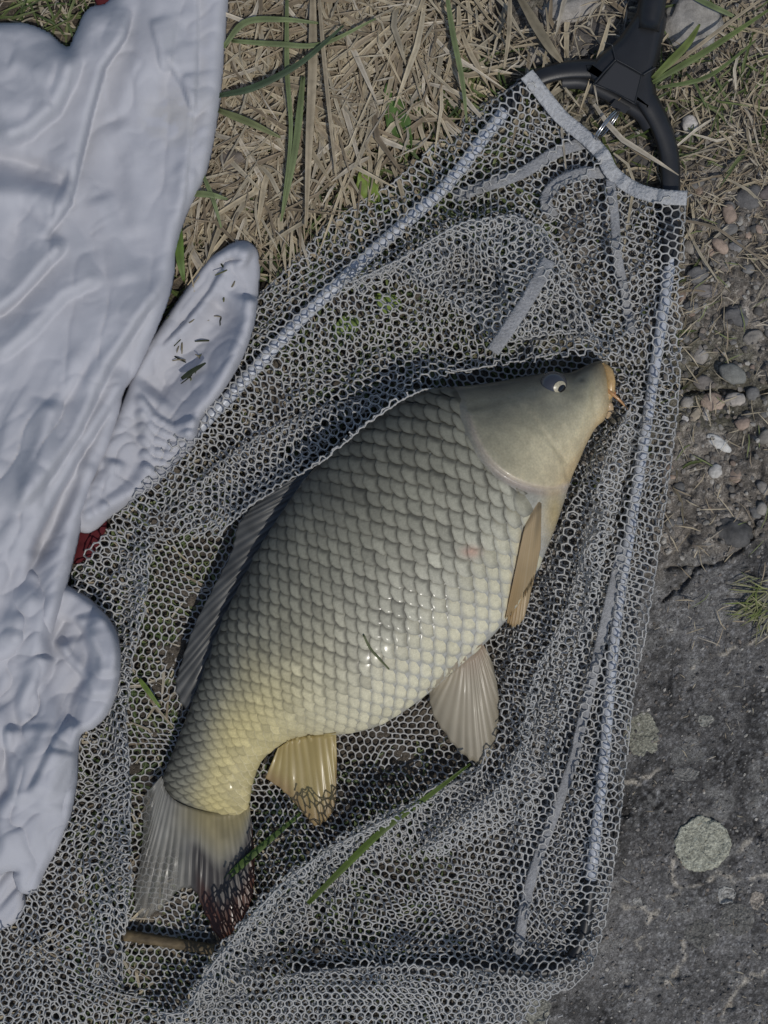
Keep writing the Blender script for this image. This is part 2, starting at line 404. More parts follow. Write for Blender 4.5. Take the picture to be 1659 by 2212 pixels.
blade([(1490, -10), (1554, 20), (1598, 42)], 12, G1, label='short pale green blade by the grey rock near the handle')
blade([(1430, 160), (1560, 60), (1670, -20)], 8, ST, name='straw_leaf', cat='dry leaf', label='pale dry stalk among the green blades beside the handle')
blade([(1440, 470), (1540, 490), (1600, 530), (1668, 575)], 6, (.30, .25, .18), (16, 22, 14), name='straw_leaf', cat='dry leaf', label='thin brown stalk lying over the gravel beside the net')

def leaf(name, cx, cy, L, W, ang, c, z, label, cat='leaf'):
    u = np.linspace(0, 1, 14); v = np.linspace(-1, 1, 9); U, Vv = np.meshgrid(u, v, indexing='ij')
    wd = W * .5 * np.sin(np.pi * np.clip(U, .02, .98)) ** .7 * (1 + .10 * np.sin(U * 23))
    lx = (U - .5) * L; ly = Vv * wd + 6 * np.sin(U * 3)
    X = cx + lx * math.cos(ang) - ly * math.sin(ang); Y = cy + lx * math.sin(ang) + ly * math.cos(ang)
    Z = z + 7 * np.abs(Vv) + 5 * np.sin(U * 5 + Vv * 2) + 3 * np.sin(U * 14) * np.abs(Vv)
    vein = np.exp(-(Vv / .08) ** 2) * .3 + .12 * (np.sin(U * 40 - np.abs(Vv) * 9) > .75)
    col = np.array(c)[None, None] * (1 + vein[..., None] + .12 * noise(X / 12, Y / 12, 3)[..., None])
    loc = P(cx, cy, z)
    o = mesh(name, P(X, Y, Z).reshape(-1, 3) - loc, grid_faces(14, 9), M['blade'], cols=col.reshape(-1, 3)); o.location = loc
    sol = o.modifiers.new('thickness', 'SOLIDIFY'); sol.thickness = .0005
    return tag(o, label, cat)
leaf('green_leaf', 862, 250, 150, 52, 1.25, (.11, .19, .05), 34, 'broad green leaf dappled by the net shadow')
leaf('green_leaf', 905, 215, 60, 34, 1.9, (.09, .16, .04), 28, 'small rounded green leaf beside the broad dappled leaf')
leaf('green_leaf', 798, 402, 78, 44, 1.1, (.22, .30, .06), 36, 'bright yellow-green leaf at the upper edge of the net')
leaf('green_leaf', 590, 252, 46, 30, .2, (.34, .36, .08), 26, 'small yellowing leaf lying in the straw')
leaf('dry_leaf', 505, 345, 66, 52, .5, (.20, .17, .14), 38, 'curled grey-brown dead leaf on the straw beside the cloth')
leaf('green_leaf', 840, 650, 60, 44, .4, (.24, .33, .07), 6, 'light green leaf seen through the net mesh')
leaf('green_leaf', 755, 700, 44, 60, 1.2, (.20, .28, .07), 6, 'pale green leaf under the net behind the carp')

# ------------------------------------------------------------------ stones
def stone(name, x, y, rx, ry, ang, c, z=4, hgt=.6, rough=.16, label='', group=None, cat='pebble', seed=0, sub=3, parent=None):
    import bmesh
    bm = bmesh.new(); bmesh.ops.create_icosphere(bm, subdivisions=sub, radius=1)
    V = np.array([v.co[:] for v in bm.verts]); F = [[v.index for v in f.verts] for f in bm.faces]; bm.free()
    d = 1 + rough * noise(V[:, 0] * 1.3 + seed * 3.1, V[:, 1] * 1.3 + V[:, 2] * 1.7, seed) + rough * .6 * noise(V[:, 0] * 3 + V[:, 2] * 2, V[:, 1] * 3 + seed, seed + 5)
    V = V * d[:, None]; hz = hgt * min(rx, ry)
    q = np.c_[V[:, 0] * rx, V[:, 1] * ry, V[:, 2] * hz]
    ca, sa = math.cos(ang), math.sin(ang)
    q = np.c_[q[:, 0] * ca - q[:, 1] * sa, -(q[:, 0] * sa + q[:, 1] * ca), q[:, 2]] / PXM
    gz = float(ground_h(np.array([x]), np.array([y]))[0])
    col = np.array(c)[None] * (1 + .18 * noise(V[:, 0] * 2 + seed, V[:, 1] * 2, 11)[:, None])
    o = mesh(name, q, F, M['stone'], cols=col); o.location = P(x, y, gz + hz * .35 + (z if z > 4 else 0))
    return tag(o, label, cat, group)
WH, PK, GY, DK = (.50, .48, .44), (.30, .23, .18), (.17, .165, .155), (.10, .095, .088)
special = [(1490, 268, 19, 19, 0, (.52, .49, .45), 'round white pebble lying on the dry grass beside the plastic net head'),
  (1584, 808, 33, 20, .45, (.20, .20, .18), 'large smooth oval grey pebble beside the net'),
  (1589, 863, 21, 15, -.4, (.42, .38, .33), 'pale cracked pebble touching the pinkish pebble'),
  (1539, 868, 27, 18, .1, (.36, .28, .22), 'flat pinkish beige pebble below the large oval grey pebble'),
  (1549, 958, 31, 13, .45, (.58, .57, .53), 'long white stone chip set in the dark paving'),
  (1546, 1018, 15, 15, 0, (.48, .46, .42), 'small round whitish pebble below the long white chip'),
  (1524, 898, 9, 15, .2, (.50, .46, .40), 'small white pebble chip below the pinkish pebble'),
  (1512, 768, 17, 22, .5, (.30, .28, .25), 'pale grey pebble above the large oval grey pebble'),
  (1519, 826, 24, 15, .2, (.19, .17, .15), 'brownish grey pebble beside the large oval pebble'),
  (1592, 684, 28, 20, .5, (.14, .135, .13), 'dark grey broken stone half buried in the soil'),
  (1625, 728, 20, 15, -.3, (.26, .24, .21), 'light brown-grey pebble under crossed clippings'),
  (1505, 596, 28, 18, -.5, (.17, .165, .16), 'grey wedge-shaped stone beside the net edge'),
  (1522, 628, 30, 15, .1, (.22, .20, .185), 'flat grey-brown stone below the wedge-shaped stone'),
  (1590, 532, 17, 17, .4, (.21, .205, .20), 'squarish grey stone under the thin brown stalk'),
  (1620, 430, 28, 26, .2, (.13, .125, .12), 'dark block of broken paving in the grass'),
  (1659, 420, 20, 22, .2, (.18, .15, .14), 'reddish grey pebble beside the dark paving block'),
  (1480, 905, 8, 7, .3, (.55, .53, .50), 'tiny white pebble at the edge of the net'),
  (1502, 896, 9, 15, .5, (.34, .29, .22), 'small tan pebble beside the tiny white one'),
  (1560, 1265, 40, 30, .2, (.10, .097, .092), 'dark lump of broken paving beside the crack')]
special[-1] = (1585, 1150, 42, 30, .3, (.10, .097, .092), 'dark lump of broken paving beside the crack')
for k, (x, y, rx, ry, a, c, lb) in enumerate(special):
    stone('pebble', x, y, rx, ry, a, c, z=12 if y < 300 else 4, label=lb, seed=k + 1, hgt=.55, rough=.14 if 'oval' in lb or 'round' in lb else .30)
for k in range(95):
    y = random.uniform(380, 1180); x = random.uniform(1440 if y < 900 else 1400, 1680); r = random.uniform(5, 15)
    if any((x - s[0]) ** 2 + (y - s[1]) ** 2 < (s[2] + r) ** 2 for s in special): continue
    c = np.array(random.choice([GY, GY, DK, PK, (.26, .24, .21)])) * random.uniform(.8, 1.25)
    stone('pebble', x, y, r * random.uniform(1, 1.5), r, random.uniform(0, 3), c, label='small grey or brown stone half buried in the gravelly soil by the net', group='small stones beside the net', seed=50 + k, sub=2, rough=.3)
def rock(*a, **k): return stone('rock', *a, cat='rock', sub=4, rough=.28, **k)
rock(1225, 18, 62, 30, -.25, (.32, .30, .27), hgt=.7, label='pale rough rock beside the net handle, with dry leaf against it', seed=201)
rock(1490, 40, 62, 56, .6, (.30, .285, .26), hgt=.6, label='pale rough rock behind the handle, half under green blades', seed=203)
rock(1290, 85, 70, 38, .3, (.11, .10, .09), hgt=.35, label='dark lump standing in for the shadowed hollow by the net handle', seed=207)  # added dark shape: the shadowed gap beside the handle is put into its colour
rock(1160, 122, 34, 18, .6, (.34, .31, .27), hgt=.6, label='small pale rock under the broad split dry leaf', seed=209)
rock(1395, 352, 40, 28, .4, (.09, .085, .08), hgt=.4, label='dark lump standing in for the shade inside the plastic net head', seed=211)  # shade left of the right arm, painted as an added dark lump
def build_gravel():
    import bmesh
    bm = bmesh.new(); bmesh.ops.create_icosphere(bm, subdivisions=1, radius=1)
    V0 = np.array([v.co[:] for v in bm.verts]); F0 = np.array([[v.index for v in f.verts] for f in bm.faces]); bm.free()
    n = 11000
    x = rng.uniform(1050, 1700, n); y = rng.uniform(-40, 2250, n)
    keep = rng.uniform(0, 1, n) < np.where(slab_mask(x, y) > .5, .55, 1.0) * sstep(1050, 1400, x) 
    x, y = x[keep], y[keep]; n = len(x)
    r = 1.2 + 6.5 * rng.uniform(0, 1, n) ** 2.2 * np.where(slab_mask(x, y) > .5, .5, 1); z = ground_h(x, y)
    s = rng.uniform(.7, 1.3, (n, 3)) * r[:, None]; a = rng.uniform(0, 6.28, n)
    jit = 1 + rng.uniform(-.25, .25, (n, len(V0)))
    Vx = V0[None, :, 0] * s[:, :1] * jit; Vy = V0[None, :, 1] * s[:, 1:2] * jit; Vz = V0[None, :, 2] * s[:, 2:] * .6 * jit
    X = x[:, None] + Vx * np.cos(a)[:, None] - Vy * np.sin(a)[:, None]; Y = y[:, None] + Vx * np.sin(a)[:, None] + Vy * np.cos(a)[:, None]
    W = P(X, Y, z[:, None] + Vz + .3 * r[:, None])
    F = (F0[None] + (np.arange(n) * len(V0))[:, None, None]).reshape(-1, 3)
    pal = np.array([(.13, .12, .105), (.20, .185, .165), (.09, .085, .08), (.36, .34, .30), (.20, .17, .14)])
    c = pal[rng.integers(0, 5, n)] * rng.uniform(.7, 1.2, (n, 1))
    tag(mesh('gravel', W.reshape(-1, 3), F, M['stone'], cols=np.repeat(c, len(V0), 0), smooth=False), 'fine loose gravel and grit over the soil and paving', 'gravel', kind='stuff')
build_gravel()

def lichen(x, y, r, c, hgt, seed, label, ry=None):
    ry = ry or r; nr, na = 18, 110
    R = np.linspace(0, 1, nr)[:, None]; A = np.linspace(0, 2 * np.pi, na, endpoint=False)[None]
    edge = 1 + .04 * noise(np.cos(A) * 2 + seed, np.sin(A) * 2, seed) + (.22 if r < 40 else 0) * noise(np.cos(A) * 2.6 + seed * 7, np.sin(A) * 2.6, seed + 5) + .05 * noise(np.cos(A) * 11 + seed, np.sin(A) * 11, seed + 1)
    X = x + R * edge * r * np.cos(A); Y = y + R * edge * ry * np.sin(A)
    hgt = hgt * (1 if r > 40 else .45)
    Z = ground_h(X, Y) + hgt * np.where(R > .97, -1.2, 1) * (.55 + .6 * np.abs(fbm(X / 6, Y / 6, seed, 2)) + .5 * (R > .75))
    col = np.array(c)[None, None] * (1 + .22 * fbm(X / 8, Y / 8, seed + 3, 2)[..., None] + .10 * (R > .8)[..., None])
    loc = P(x, y, 0)
    o = mesh('lichen', P(X, Y, Z).reshape(-1, 3) - loc, grid_faces(nr, na, True)[:, ::-1], M['lichen'], cols=col.reshape(-1, 3)); o.location = loc
    tag(o, label, 'lichen')
lichen(1517, 1824, 62, (.40, .40, .32), 4.0, 1, 'large round pale grey-green lichen disc on the dark paving')
lichen(1385, 1588, 36, (.27, .265, .21), 2.2, 2, 'irregular pale lichen patch against the net edge', 50)
lichen(1569, 1934, 21, (.36, .355, .33), 2.0, 3, 'small whitish lichen patch below the large round lichen')
lichen(1636, 1944, 15, (.35, .31, .26), 2.0, 4, 'small tan lichen spot beside the whitish patch', 20)
lichen(1160, 2182, 30, (.30, .295, .25), 2.2, 5, 'pale lichen patch at the net corner')
lichen(1524, 1556, 17, (.28, .275, .24), 1.8, 6, 'small faint lichen spot beside a hollow in the paving', 13)
lichen(1481, 1672, 30, (.20, .195, .18), 1.4, 7, 'faint grey lichen smear above the large round lichen', 14)
lichen(1514, 2017, 33, (.16, .155, .14), 1.2, 8, 'faint dark grey round lichen on the paving')
lichen(1592, 1986, 40, (.17, .165, .15), 1.2, 9, 'wide faint grey lichen film below the whitish patch', 36)
lichen(1378, 1948, 10, (.36, .35, .32), 1.5, 10, 'tiny white lichen dot near the net edge')

# ------------------------------------------------------------------ the carp
PAIRS = np.array([
 (1319, 812, 1322, 848, 10), (1317, 803, 1323, 862, 24), (1311, 788, 1317, 886, 40), (1297, 780, 1305, 908, 50), (1276, 785, 1288, 923, 58), (1250, 797, 1274, 946, 66),
 (1226, 805, 1262, 970, 72), (1195, 804, 1250, 998, 78), (1146, 810, 1237, 1027, 86), (1081, 823, 1226, 1060, 96), (1010, 833, 1210, 1110, 106),
 (950, 838, 1192, 1160, 114), (890, 855, 1167, 1220, 120), (830, 885, 1138, 1275, 125), (770, 928, 1100, 1332, 128), (715, 975, 1050, 1388, 128),
 (665, 1027, 978, 1452, 125), (615, 1095, 900, 1518, 118), (565, 1175, 820, 1567, 108), (520, 1258, 745, 1586, 95), (480, 1340, 680, 1587, 82),
 (450, 1420, 630, 1597, 70), (425, 1490, 590, 1620, 58), (400, 1555, 562, 1650, 48), (375, 1620, 546, 1692, 40), (352, 1680, 538, 1738, 32),
 (358, 1708, 530, 1760, 22), (380, 1738, 508, 1772, 13)], float)
NP_ = len(PAIRS); SMAX = NP_ - 1
PQ = np.concatenate([2 * PAIRS[:1] - PAIRS[1:2], PAIRS, 2 * PAIRS[-1:] - PAIRS[-2:-1]])
GILL = crom([(1008, 880), (1014, 905), (1030, 950), (1062, 1000), (1105, 1033), (1150, 1050), (1195, 1056), (1232, 1046)], 26)
PREOP = crom([(1135, 880), (1165, 922), (1195, 962), (1226, 1000)], 10)
def smoothmax0(v): return np.maximum(v, 0)
def body(s, ph):
    """surface of the carp in layout units; s along the body, ph across (-pi/2 back .. pi/2 belly is the upper side)"""
    s = np.asarray(s, float); ph = np.asarray(ph, float); s, ph = np.broadcast_arrays(s, ph)
    q = crom_at(PQ, np.clip(s, 0, SMAX), SMAX)
    t = np.sin(ph); T = np.maximum(q[..., 4], 1.0)
    zc = T * .93 + 10 - 4 * sstep(20, 27, s)
    x = q[..., 0] + (q[..., 2] - q[..., 0]) * (t + 1) / 2; y = q[..., 1] + (q[..., 3] - q[..., 1]) * (t + 1) / 2
    c = np.cos(ph); z = zc + T * np.sign(c) * np.abs(c) ** .86
    if s.min() > 14.9: return np.stack([x, y, z], -1)
    up = sstep(0, .25, c) * sstep(15, 10, s)
    d, sd, pr, _, _ = polydist(x, y, GILL)
    inn = np.where(pr <= .001, 0, sd)      # + = headside
    headside = sstep(-3.5, 3.5, d * -GSIGN * sd)
    endf = sstep(0, .10, pr) * sstep(1.0, .96, pr)
    z = z + up * (10 * headside * np.exp(-np.maximum(d * -GSIGN * sd, 0) / 70.) * np.clip(endf + .0, 0, 1) - 3.5 * np.exp(-((d * -GSIGN * sd + 5) / 6) ** 2) * endf)
    d2, s2, p2, _, _ = polydist(x, y, PREOP)
    z = z - up * 3.2 * np.exp(-(d2 / 6) ** 2) * sstep(0, .3, p2 + .05)
    z = z + up * 9 * np.exp(-(((x - 1194) / 36) ** 2 + ((y - 828) / 30) ** 2)) - up * 7 * np.exp(-(((x - 1236) / 24) ** 2 + ((y - 826) / 34) ** 2))
    z = z - up * 5 * np.exp(-(((x - 1284) / 8) ** 2 + ((y - 850) / 40) ** 2))          # fold behind the lips
    z = z + up * 1.6 * fbm(x / 34, y / 34, 301, 3) * sstep(11, 8, s)
    return np.stack([x, y, z], -1)
GSIGN = 1.0
_d, _s, _p, _, _ = polydist(np.array([1150.]), np.array([950.]), GILL); GSIGN = -float(_s[0])

def lerp_tab(v, xs, cs):
    cs = np.asarray(cs); return np.stack([np.interp(v, xs, cs[:, k]) for k in range(3)], -1)
def body_col(x, y, s, t):
    """skin pigment: dark olive back, cream belly, yellow tail root"""
    tt = t + .10 * noise(x / 60, y / 60, 311)
    fl = lerp_tab(tt, [-1, -.75, -.35, .1, .5, .8, 1], [(.06, .062, .056), (.115, .114, .096), (.20, .196, .16), (.285, .277, .228), (.365, .356, .298), (.42, .412, .36), (.46, .452, .41)])
    tail = (sstep(16.5, 23, s + .8 * tt) * sstep(-.7, .2, tt))[..., None]
    fl = fl * (1 - .8 * tail) + np.array([.46, .39, .17]) * .8 * tail
    hd = lerp_tab(tt + .06, [-1, -.7, -.4, 0, .45, .8, 1], [(.055, .056, .047), (.115, .113, .088), (.225, .213, .15), (.40, .365, .245), (.60, .53, .345), (.64, .54, .34), (.62, .48, .27)])
    rd0 = np.exp(-(((x - 1018) / 20) ** 2 + ((y - 1192) / 11) ** 2))[..., None]; fl = fl * (1 - .55 * rd0) + np.array([.46, .20, .15]) * .55 * rd0
    sn = sstep(4.5, 1.5, s)[..., None]
    hd = hd * (1 - .6 * sn) + np.array([.42, .31, .16]) * .6 * sn
    cheek = np.exp(-(((x - 1205) / 50) ** 2 + ((y - 880) / 32) ** 2))[..., None]
    hd = hd * (1 - .25 * cheek) + np.array([.17, .175, .15]) * .25 * cheek
    if np.min(s) > 12.6: return fl
    d, sd, pr, _, _ = polydist(x, y, GILL)
    h = sstep(-4, 4, d * -GSIGN * sd); far = sstep(12.5, 10.5, s); h = (h * far)[..., None]
    col = fl * (1 - h) + hd * h
    e = sstep(.02, .25, pr) * far
    rim = (np.exp(-((d * -GSIGN * sd - 1) / 5) ** 2) * e)[..., None]
    col = col * (1 - .5 * rim) + np.array([.54, .45, .38]) * .5 * rim
    mem = (np.exp(-((d * -GSIGN * sd + 9) / 8) ** 2) * e * sstep(.25, .6, pr))[..., None]
    col = col * (1 - .55 * mem) + np.array([.48, .38, .32]) * .55 * mem
    no = np.exp(-(((x - 1258) / 7) ** 2 + ((y - 822) / 4.5) ** 2))[..., None]; col = col * (1 - .6 * no)
    br = (np.exp(-(((x - 1200) / 28) ** 2 + ((y - 1115) / 70) ** 2)) * (1 - h[..., 0]))[..., None]
    col = col * (1 - .75 * br) + np.array([.50, .37, .14]) * .75 * br
    return col

carp = empty('carp', P(850, 1280, 0)); tag(carp, 'large scaled carp lying on its side on the grey landing net', 'fish')
def build_body():
    ns, nph = 330, 150
    s = np.linspace(0, SMAX, ns); ph = np.linspace(-np.pi, np.pi, nph, endpoint=False)
    Sg, Pg = np.meshgrid(s, ph, indexing='ij')
    B = body(Sg, Pg); t = np.sin(Pg)
    col = body_col(B[..., 0], B[..., 1], Sg, t)
    low = (np.cos(Pg) < -.05)[..., None]; col = np.where(low, np.minimum(col * 1.1, .5), col)
    V = P(B[..., 0], B[..., 1], B[..., 2]).reshape(-1, 3); F = [list(f) for f in grid_faces(ns, nph, True)[:, ::-1]]
    F.append(list(range(nph))); F.append([(ns - 1) * nph + k for k in range(nph)][::-1])
    return mesh('body', V, F, M['skin'], carp, cols=col.reshape(-1, 3))
fish_body = build_body()

_t = body(np.linspace(0, SMAX, 700)[:, None], np.linspace(-1.57, 1.57, 500)[None]).reshape(-1, 3)
BZ = np.zeros((420, 560)); np.maximum.at(BZ, ((_t[:, 0] / 4).astype(int), (_t[:, 1] / 4).astype(int)), _t[:, 2])
for _k in range(4):
    _p = np.pad(BZ, 1); _w = np.pad((BZ > 0) * 1.0, 1)
    _a = sum(_p[1 + i:421 + i, 1 + j:561 + j] for i in (-1, 0, 1) for j in (-1, 0, 1)); _b = sum(_w[1 + i:421 + i, 1 + j:561 + j] for i in (-1, 0, 1) for j in (-1, 0, 1))
    BZ = np.where(BZ > 0, _a / np.maximum(_b, 1), 0)
def bodyz(x, y):
    fx = np.clip(np.asarray(x) / 4 - .5, 0, 418.9); fy = np.clip(np.asarray(y) / 4 - .5, 0, 558.9); i = fx.astype(int); j = fy.astype(int); fx = fx - i; fy = fy - j
    r = BZ[i, j] * (1 - fx) * (1 - fy) + BZ[i + 1, j] * fx * (1 - fy) + BZ[i, j + 1] * (1 - fx) * fy + BZ[i + 1, j + 1] * fx * fy
    return np.where(np.minimum(np.minimum(BZ[i, j], BZ[i + 1, j]), np.minimum(BZ[i, j + 1], BZ[i + 1, j + 1])) > 0, r, 0)

def build_scales():
    mid = lambda s: body(s, np.zeros_like(s))
    ss = np.linspace(6, SMAX - .3, 900); mp = body(ss, np.full_like(ss, .12)); arc = np.r_[0, np.cumsum(np.linalg.norm(np.diff(mp, axis=0), axis=1))]
    phs = np.linspace(-1.42, 1.42, 141)
    out = []; pos = 0.; col_i = 0
    while pos < arc[-1]:
        s0 = float(np.interp(pos, arc, ss))
        k = float(np.interp(s0, [8, 14, 18, 22, 26], [1.06, 1.0, .84, .64, .58]))
        a2, r = 19.0 * k, 27.5 * k
        cp = body(np.full_like(phs, s0), phs); ca = np.r_[0, np.cumsum(np.linalg.norm(np.diff(cp, axis=0), axis=1))]
        c0 = np.interp(.12, phs, ca)
        for j in range(-22, 23):
            wv = c0 + (2 * j + (col_i % 2)) * r
            if wv < 4 or wv > ca[-1] - 2: continue
            ph0 = float(np.interp(wv, ca, phs)); out.append((s0, ph0, a2 * 2, r, (2 * j + col_i % 2)))
        pos += a2; col_i += 1
    items = []
    nr, na = 6, 20
    for (s0, ph0, a, r, row) in out:
        p0 = body(np.array(s0), np.array(ph0))
        d, sd, pr, _, _ = polydist(p0[:1], p0[1:2], GILL)
        sig = float(d[0] * -GSIGN * sd[0])
        if s0 < 12.5 and sig > 12: continue
        if (p0[0] - 1195) ** 2 / 45 ** 2 + (p0[1] - 1110) ** 2 / 90 ** 2 < 1: continue
        if s0 > 26.4: continue
        e = .02
        ds = np.linalg.norm(body(np.array(s0 + e), np.array(ph0)) - body(np.array(s0 - e), np.array(ph0))) / (2 * e)
        dp = np.linalg.norm(body(np.array(s0), np.array(ph0 + e)) - body(np.array(s0), np.array(ph0 - e))) / (2 * e)
        jr = random.gauss(0, .09); js = random.uniform(.92, 1.07)
        A = np.linspace(0, 2 * np.pi, na, endpoint=False); R = np.r_[0, np.linspace(.34, 1, nr - 1)]
        tb = float(sstep(.45, .8, math.sin(ph0))) * float(sstep(23, 18, s0)); js = js * (1 - .20 * tb)
        lp, wq = .76 * a * js, r * 1.08 * js
        ca_, sa_ = np.cos(A), np.sin(A)
        pe = ca_ * lp; qe = sa_ * wq
        pe = pe * (1 + .03 * np.array([random.gauss(0, 1) for _ in A]))
        p = R[:, None] * pe[None]; q = R[:, None] * qe[None]
        p, q = p + jr * q, q - jr * p
        sv = s0 + p / ds; pv = np.clip(ph0 + q / dp, -1.55, 1.55)
        B = body(sv, pv)
        Bs = body(sv + e, pv) - body(sv - e, pv); Bp = body(sv, pv + e) - body(sv, pv - e)
        n = np.cross(Bs, Bp); n /= np.linalg.norm(n, axis=-1)[..., None] + 1e-9
        n = np.where(n[..., 2:3] < 0, -n, n)
        pn = p / lp; rho = R[:, None] + 0 * p
        belly = float(sstep(.35, .75, math.sin(ph0)))
        lift = (.4 + 4.6 * pn + .7 * (1 - rho ** 2)) * (1 - .4 * belly) * min(1, r / 22)
        lift = np.where((rho > .95) & (pn > .2), lift - .7, lift)
        if s0 < 12.5:
            dg, sg, pg, _, _ = polydist(B[..., 0], B[..., 1], GILL); lift = lift - 9 * sstep(-22, -5, dg * -GSIGN * sg)
        V = B + n * lift[..., None]
        t = np.sin(pv)
        base = body_col(B[..., 0], B[..., 1], sv, t)
        br = 1 + random.gauss(0, .09)
        tcen = math.sin(ph0); yel = float(sstep(17, 23, s0)) * float(sstep(-.7, .1, tcen))
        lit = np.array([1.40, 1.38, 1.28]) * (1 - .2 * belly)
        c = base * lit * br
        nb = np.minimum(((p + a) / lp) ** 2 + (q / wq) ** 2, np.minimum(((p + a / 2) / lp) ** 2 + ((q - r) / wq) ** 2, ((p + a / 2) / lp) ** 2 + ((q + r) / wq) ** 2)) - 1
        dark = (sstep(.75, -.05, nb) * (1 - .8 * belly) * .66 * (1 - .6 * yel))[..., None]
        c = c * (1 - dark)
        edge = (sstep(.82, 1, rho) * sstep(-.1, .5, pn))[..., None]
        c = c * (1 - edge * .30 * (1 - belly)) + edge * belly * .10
        pale = belly * (1 - yel) * sstep(.95, .55, rho)[..., None] * (.5 + .5 * float(sstep(9.5, 12, s0)) * float(sstep(22, 16, s0)))
        c = c * (1 - .65 * pale) + np.array([.64, .59, .40]) * .8 * pale
        if belly > .3: c = c * (1 - .25 * edge * (1 - yel))
        if random.random() < .03 * (1 - belly): c = c * .8
        items.append((float(r * a * max(.15, math.cos(ph0) ** .5)), V, np.clip(c, .01, .8)))
    items.sort(key=lambda i: -i[0])
    F = grid_faces(nr, na, True)
    W = lambda V: P(V[..., 0], V[..., 1], V[..., 2]).reshape(-1, 3)
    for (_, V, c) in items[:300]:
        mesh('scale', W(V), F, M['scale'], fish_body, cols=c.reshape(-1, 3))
    rest = items[300:]
    if rest:
        n = nr * na
        o = mesh('small_scales', np.concatenate([W(V) for _, V, _ in rest]), np.concatenate([F + i * n for i in range(len(rest))]), M['scale'], fish_body,
                 cols=np.concatenate([c.reshape(-1, 3) for _, _, c in rest])); o['kind'] = 'stuff'
    print('scales', len(items))
build_scales()

def fin(name, base, outer, zb, zo, nray, colf, label=None, ripple=3.0, nu=None, bow=10, ragged=.03, seed=1, curve=0, over=-400):
    """fin between a base line and an outer edge; rays run from base to edge"""
    nu = nu or nray * 6; nv = 26
    b = crom(base, nu); o = crom(outer, nu)
    u = np.linspace(0, 1, nu)[:, None]; v = np.linspace(0, 1, nv)[None]
    rag = 1 - ragged * (np.abs(np.sin(np.pi * nray * u)) ** .6) * (.6 + .8 * np.abs(noise(u * 9, u * 0, seed)))
    vv = v * rag
    x = b[:, :1] * (1 - vv) + o[:, :1] * vv; y = b[:, 1:] * (1 - vv) + o[:, 1:] * vv
    if curve: x = x + curve * np.sin(np.pi * vv) * (1 - u)
    zbv = np.interp(u, np.linspace(0, 1, len(zb)), zb); zov = np.interp(u, np.linspace(0, 1, len(zo)), zo)
    uw = u + .006 * noise(u * 30, u * 0, seed + 2) + .004 * noise(u * 12, v * 3, seed + 4)
    ray = np.abs(np.cos(np.pi * nray * uw)) ** 2 * (.65 + .35 * noise(u * nray, v * 2, seed + 6))
    sub = np.abs(np.cos(np.pi * nray * 3 * u + 0 * v)) ** 2 * sstep(.3, .7, v)
    z = zbv * (1 - vv ** .8) + zov * vv ** .8 + bow * np.sin(np.pi * vv) + ripple * ray * (.4 + .6 * v) + .8 * sub + 3 * noise(u * 4 + seed, v * 1.5, seed)
    bz = bodyz(x, y); z = np.where(bz > 0, np.maximum(z, bz + over * sstep(0, .15, v) - 3), z)
    col, al = colf(u + 0 * v, v + 0 * u, ray, x, y)
    W = P(x, y, z).reshape(-1, 3)
    ob = mesh(name, W, grid_faces(nu, nv), M['fin'], carp, cols=np.concatenate([np.clip(col, .005, .9), np.clip(al, .05, 1)[..., None]], -1).reshape(-1, 4))
    sol = ob.modifiers.new('thickness', 'SOLIDIFY'); sol.thickness = .0005
    if label: ob['label'] = label
    return ob
def mixc(a, b, f): return np.asarray(a) * (1 - f[..., None]) + np.asarray(b) * f[..., None]

def c_dorsal(u, v, ray, x, y):
    c = mixc((.10, .103, .10), (.19, .19, .18), ray * .9); c = 1.15 * c * (1 + .25 * noise(x / 20, y / 20, 5))[..., None]
    return c, .93 + 0 * u
fin('dorsal_fin', [(676, 1012), (655, 1042), (632, 1078), (605, 1122), (575, 1172), (545, 1224), (515, 1282), (485, 1348), (452, 1424)],
    [(575, 1066), (535, 1104), (510, 1142), (498, 1192), (460, 1268), (420, 1348), (390, 1432), (377, 1490), (402, 1540)],
    [120, 118, 105, 92, 75, 62], [95, 92, 80, 60, 45, 45], 18, c_dorsal, 'dark grey folded dorsal fin with ribbed rays', ripple=4, seed=3, bow=6)
def c_pect(u, v, ray, x, y):
    c = mixc((.58, .44, .25), (.64, .51, .32), ray); c = mixc(c, (.46, .31, .14), .55 * sstep(.55, .2, u) * sstep(.3, .7, v))
    c = c * (1 - .35 * (sstep(.55, .75, u) * sstep(.65, .2, v)))[..., None]
    return c, .96 + 0 * u
fin('pectoral_fin', [(1138, 1118), (1150, 1098), (1163, 1078), (1170, 1084)],
    [(1092, 1338), (1100, 1356), (1112, 1357), (1132, 1338), (1152, 1262), (1168, 1185)], [150, 158, 165, 150], [120, 118, 118, 120], 10, c_pect, 'orange-brown pectoral fin folded against the belly', ripple=3, seed=5, bow=10, over=14)
def c_pelv(u, v, ray, x, y):
    c = mixc((.54, .48, .36), (.66, .60, .46), ray); c = mixc(c, (.40, .29, .17), .5 * sstep(.45, 1, u) * sstep(.9, .1, v))
    c = mixc(c, (.40, .27, .20), .5 * sstep(.35, 0, v)); c = c * (1 - .15 * sstep(.5, 1, v))[..., None]
    return c, .95 - .12 * sstep(.5, 1, v)
fin('pelvic_fin', [(984, 1424), (1004, 1410), (1024, 1396), (1042, 1388)],
    [(924, 1490), (932, 1540), (962, 1590), (1000, 1634), (1032, 1655), (1058, 1640), (1075, 1575), (1078, 1505), (1066, 1435)],
    [100, 105, 108, 105], [62, 58, 55, 55, 58, 66, 80], 14, c_pelv, 'greyish tan fanned pelvic fin with fine rays', ripple=2.6, seed=7, bow=8, over=4)
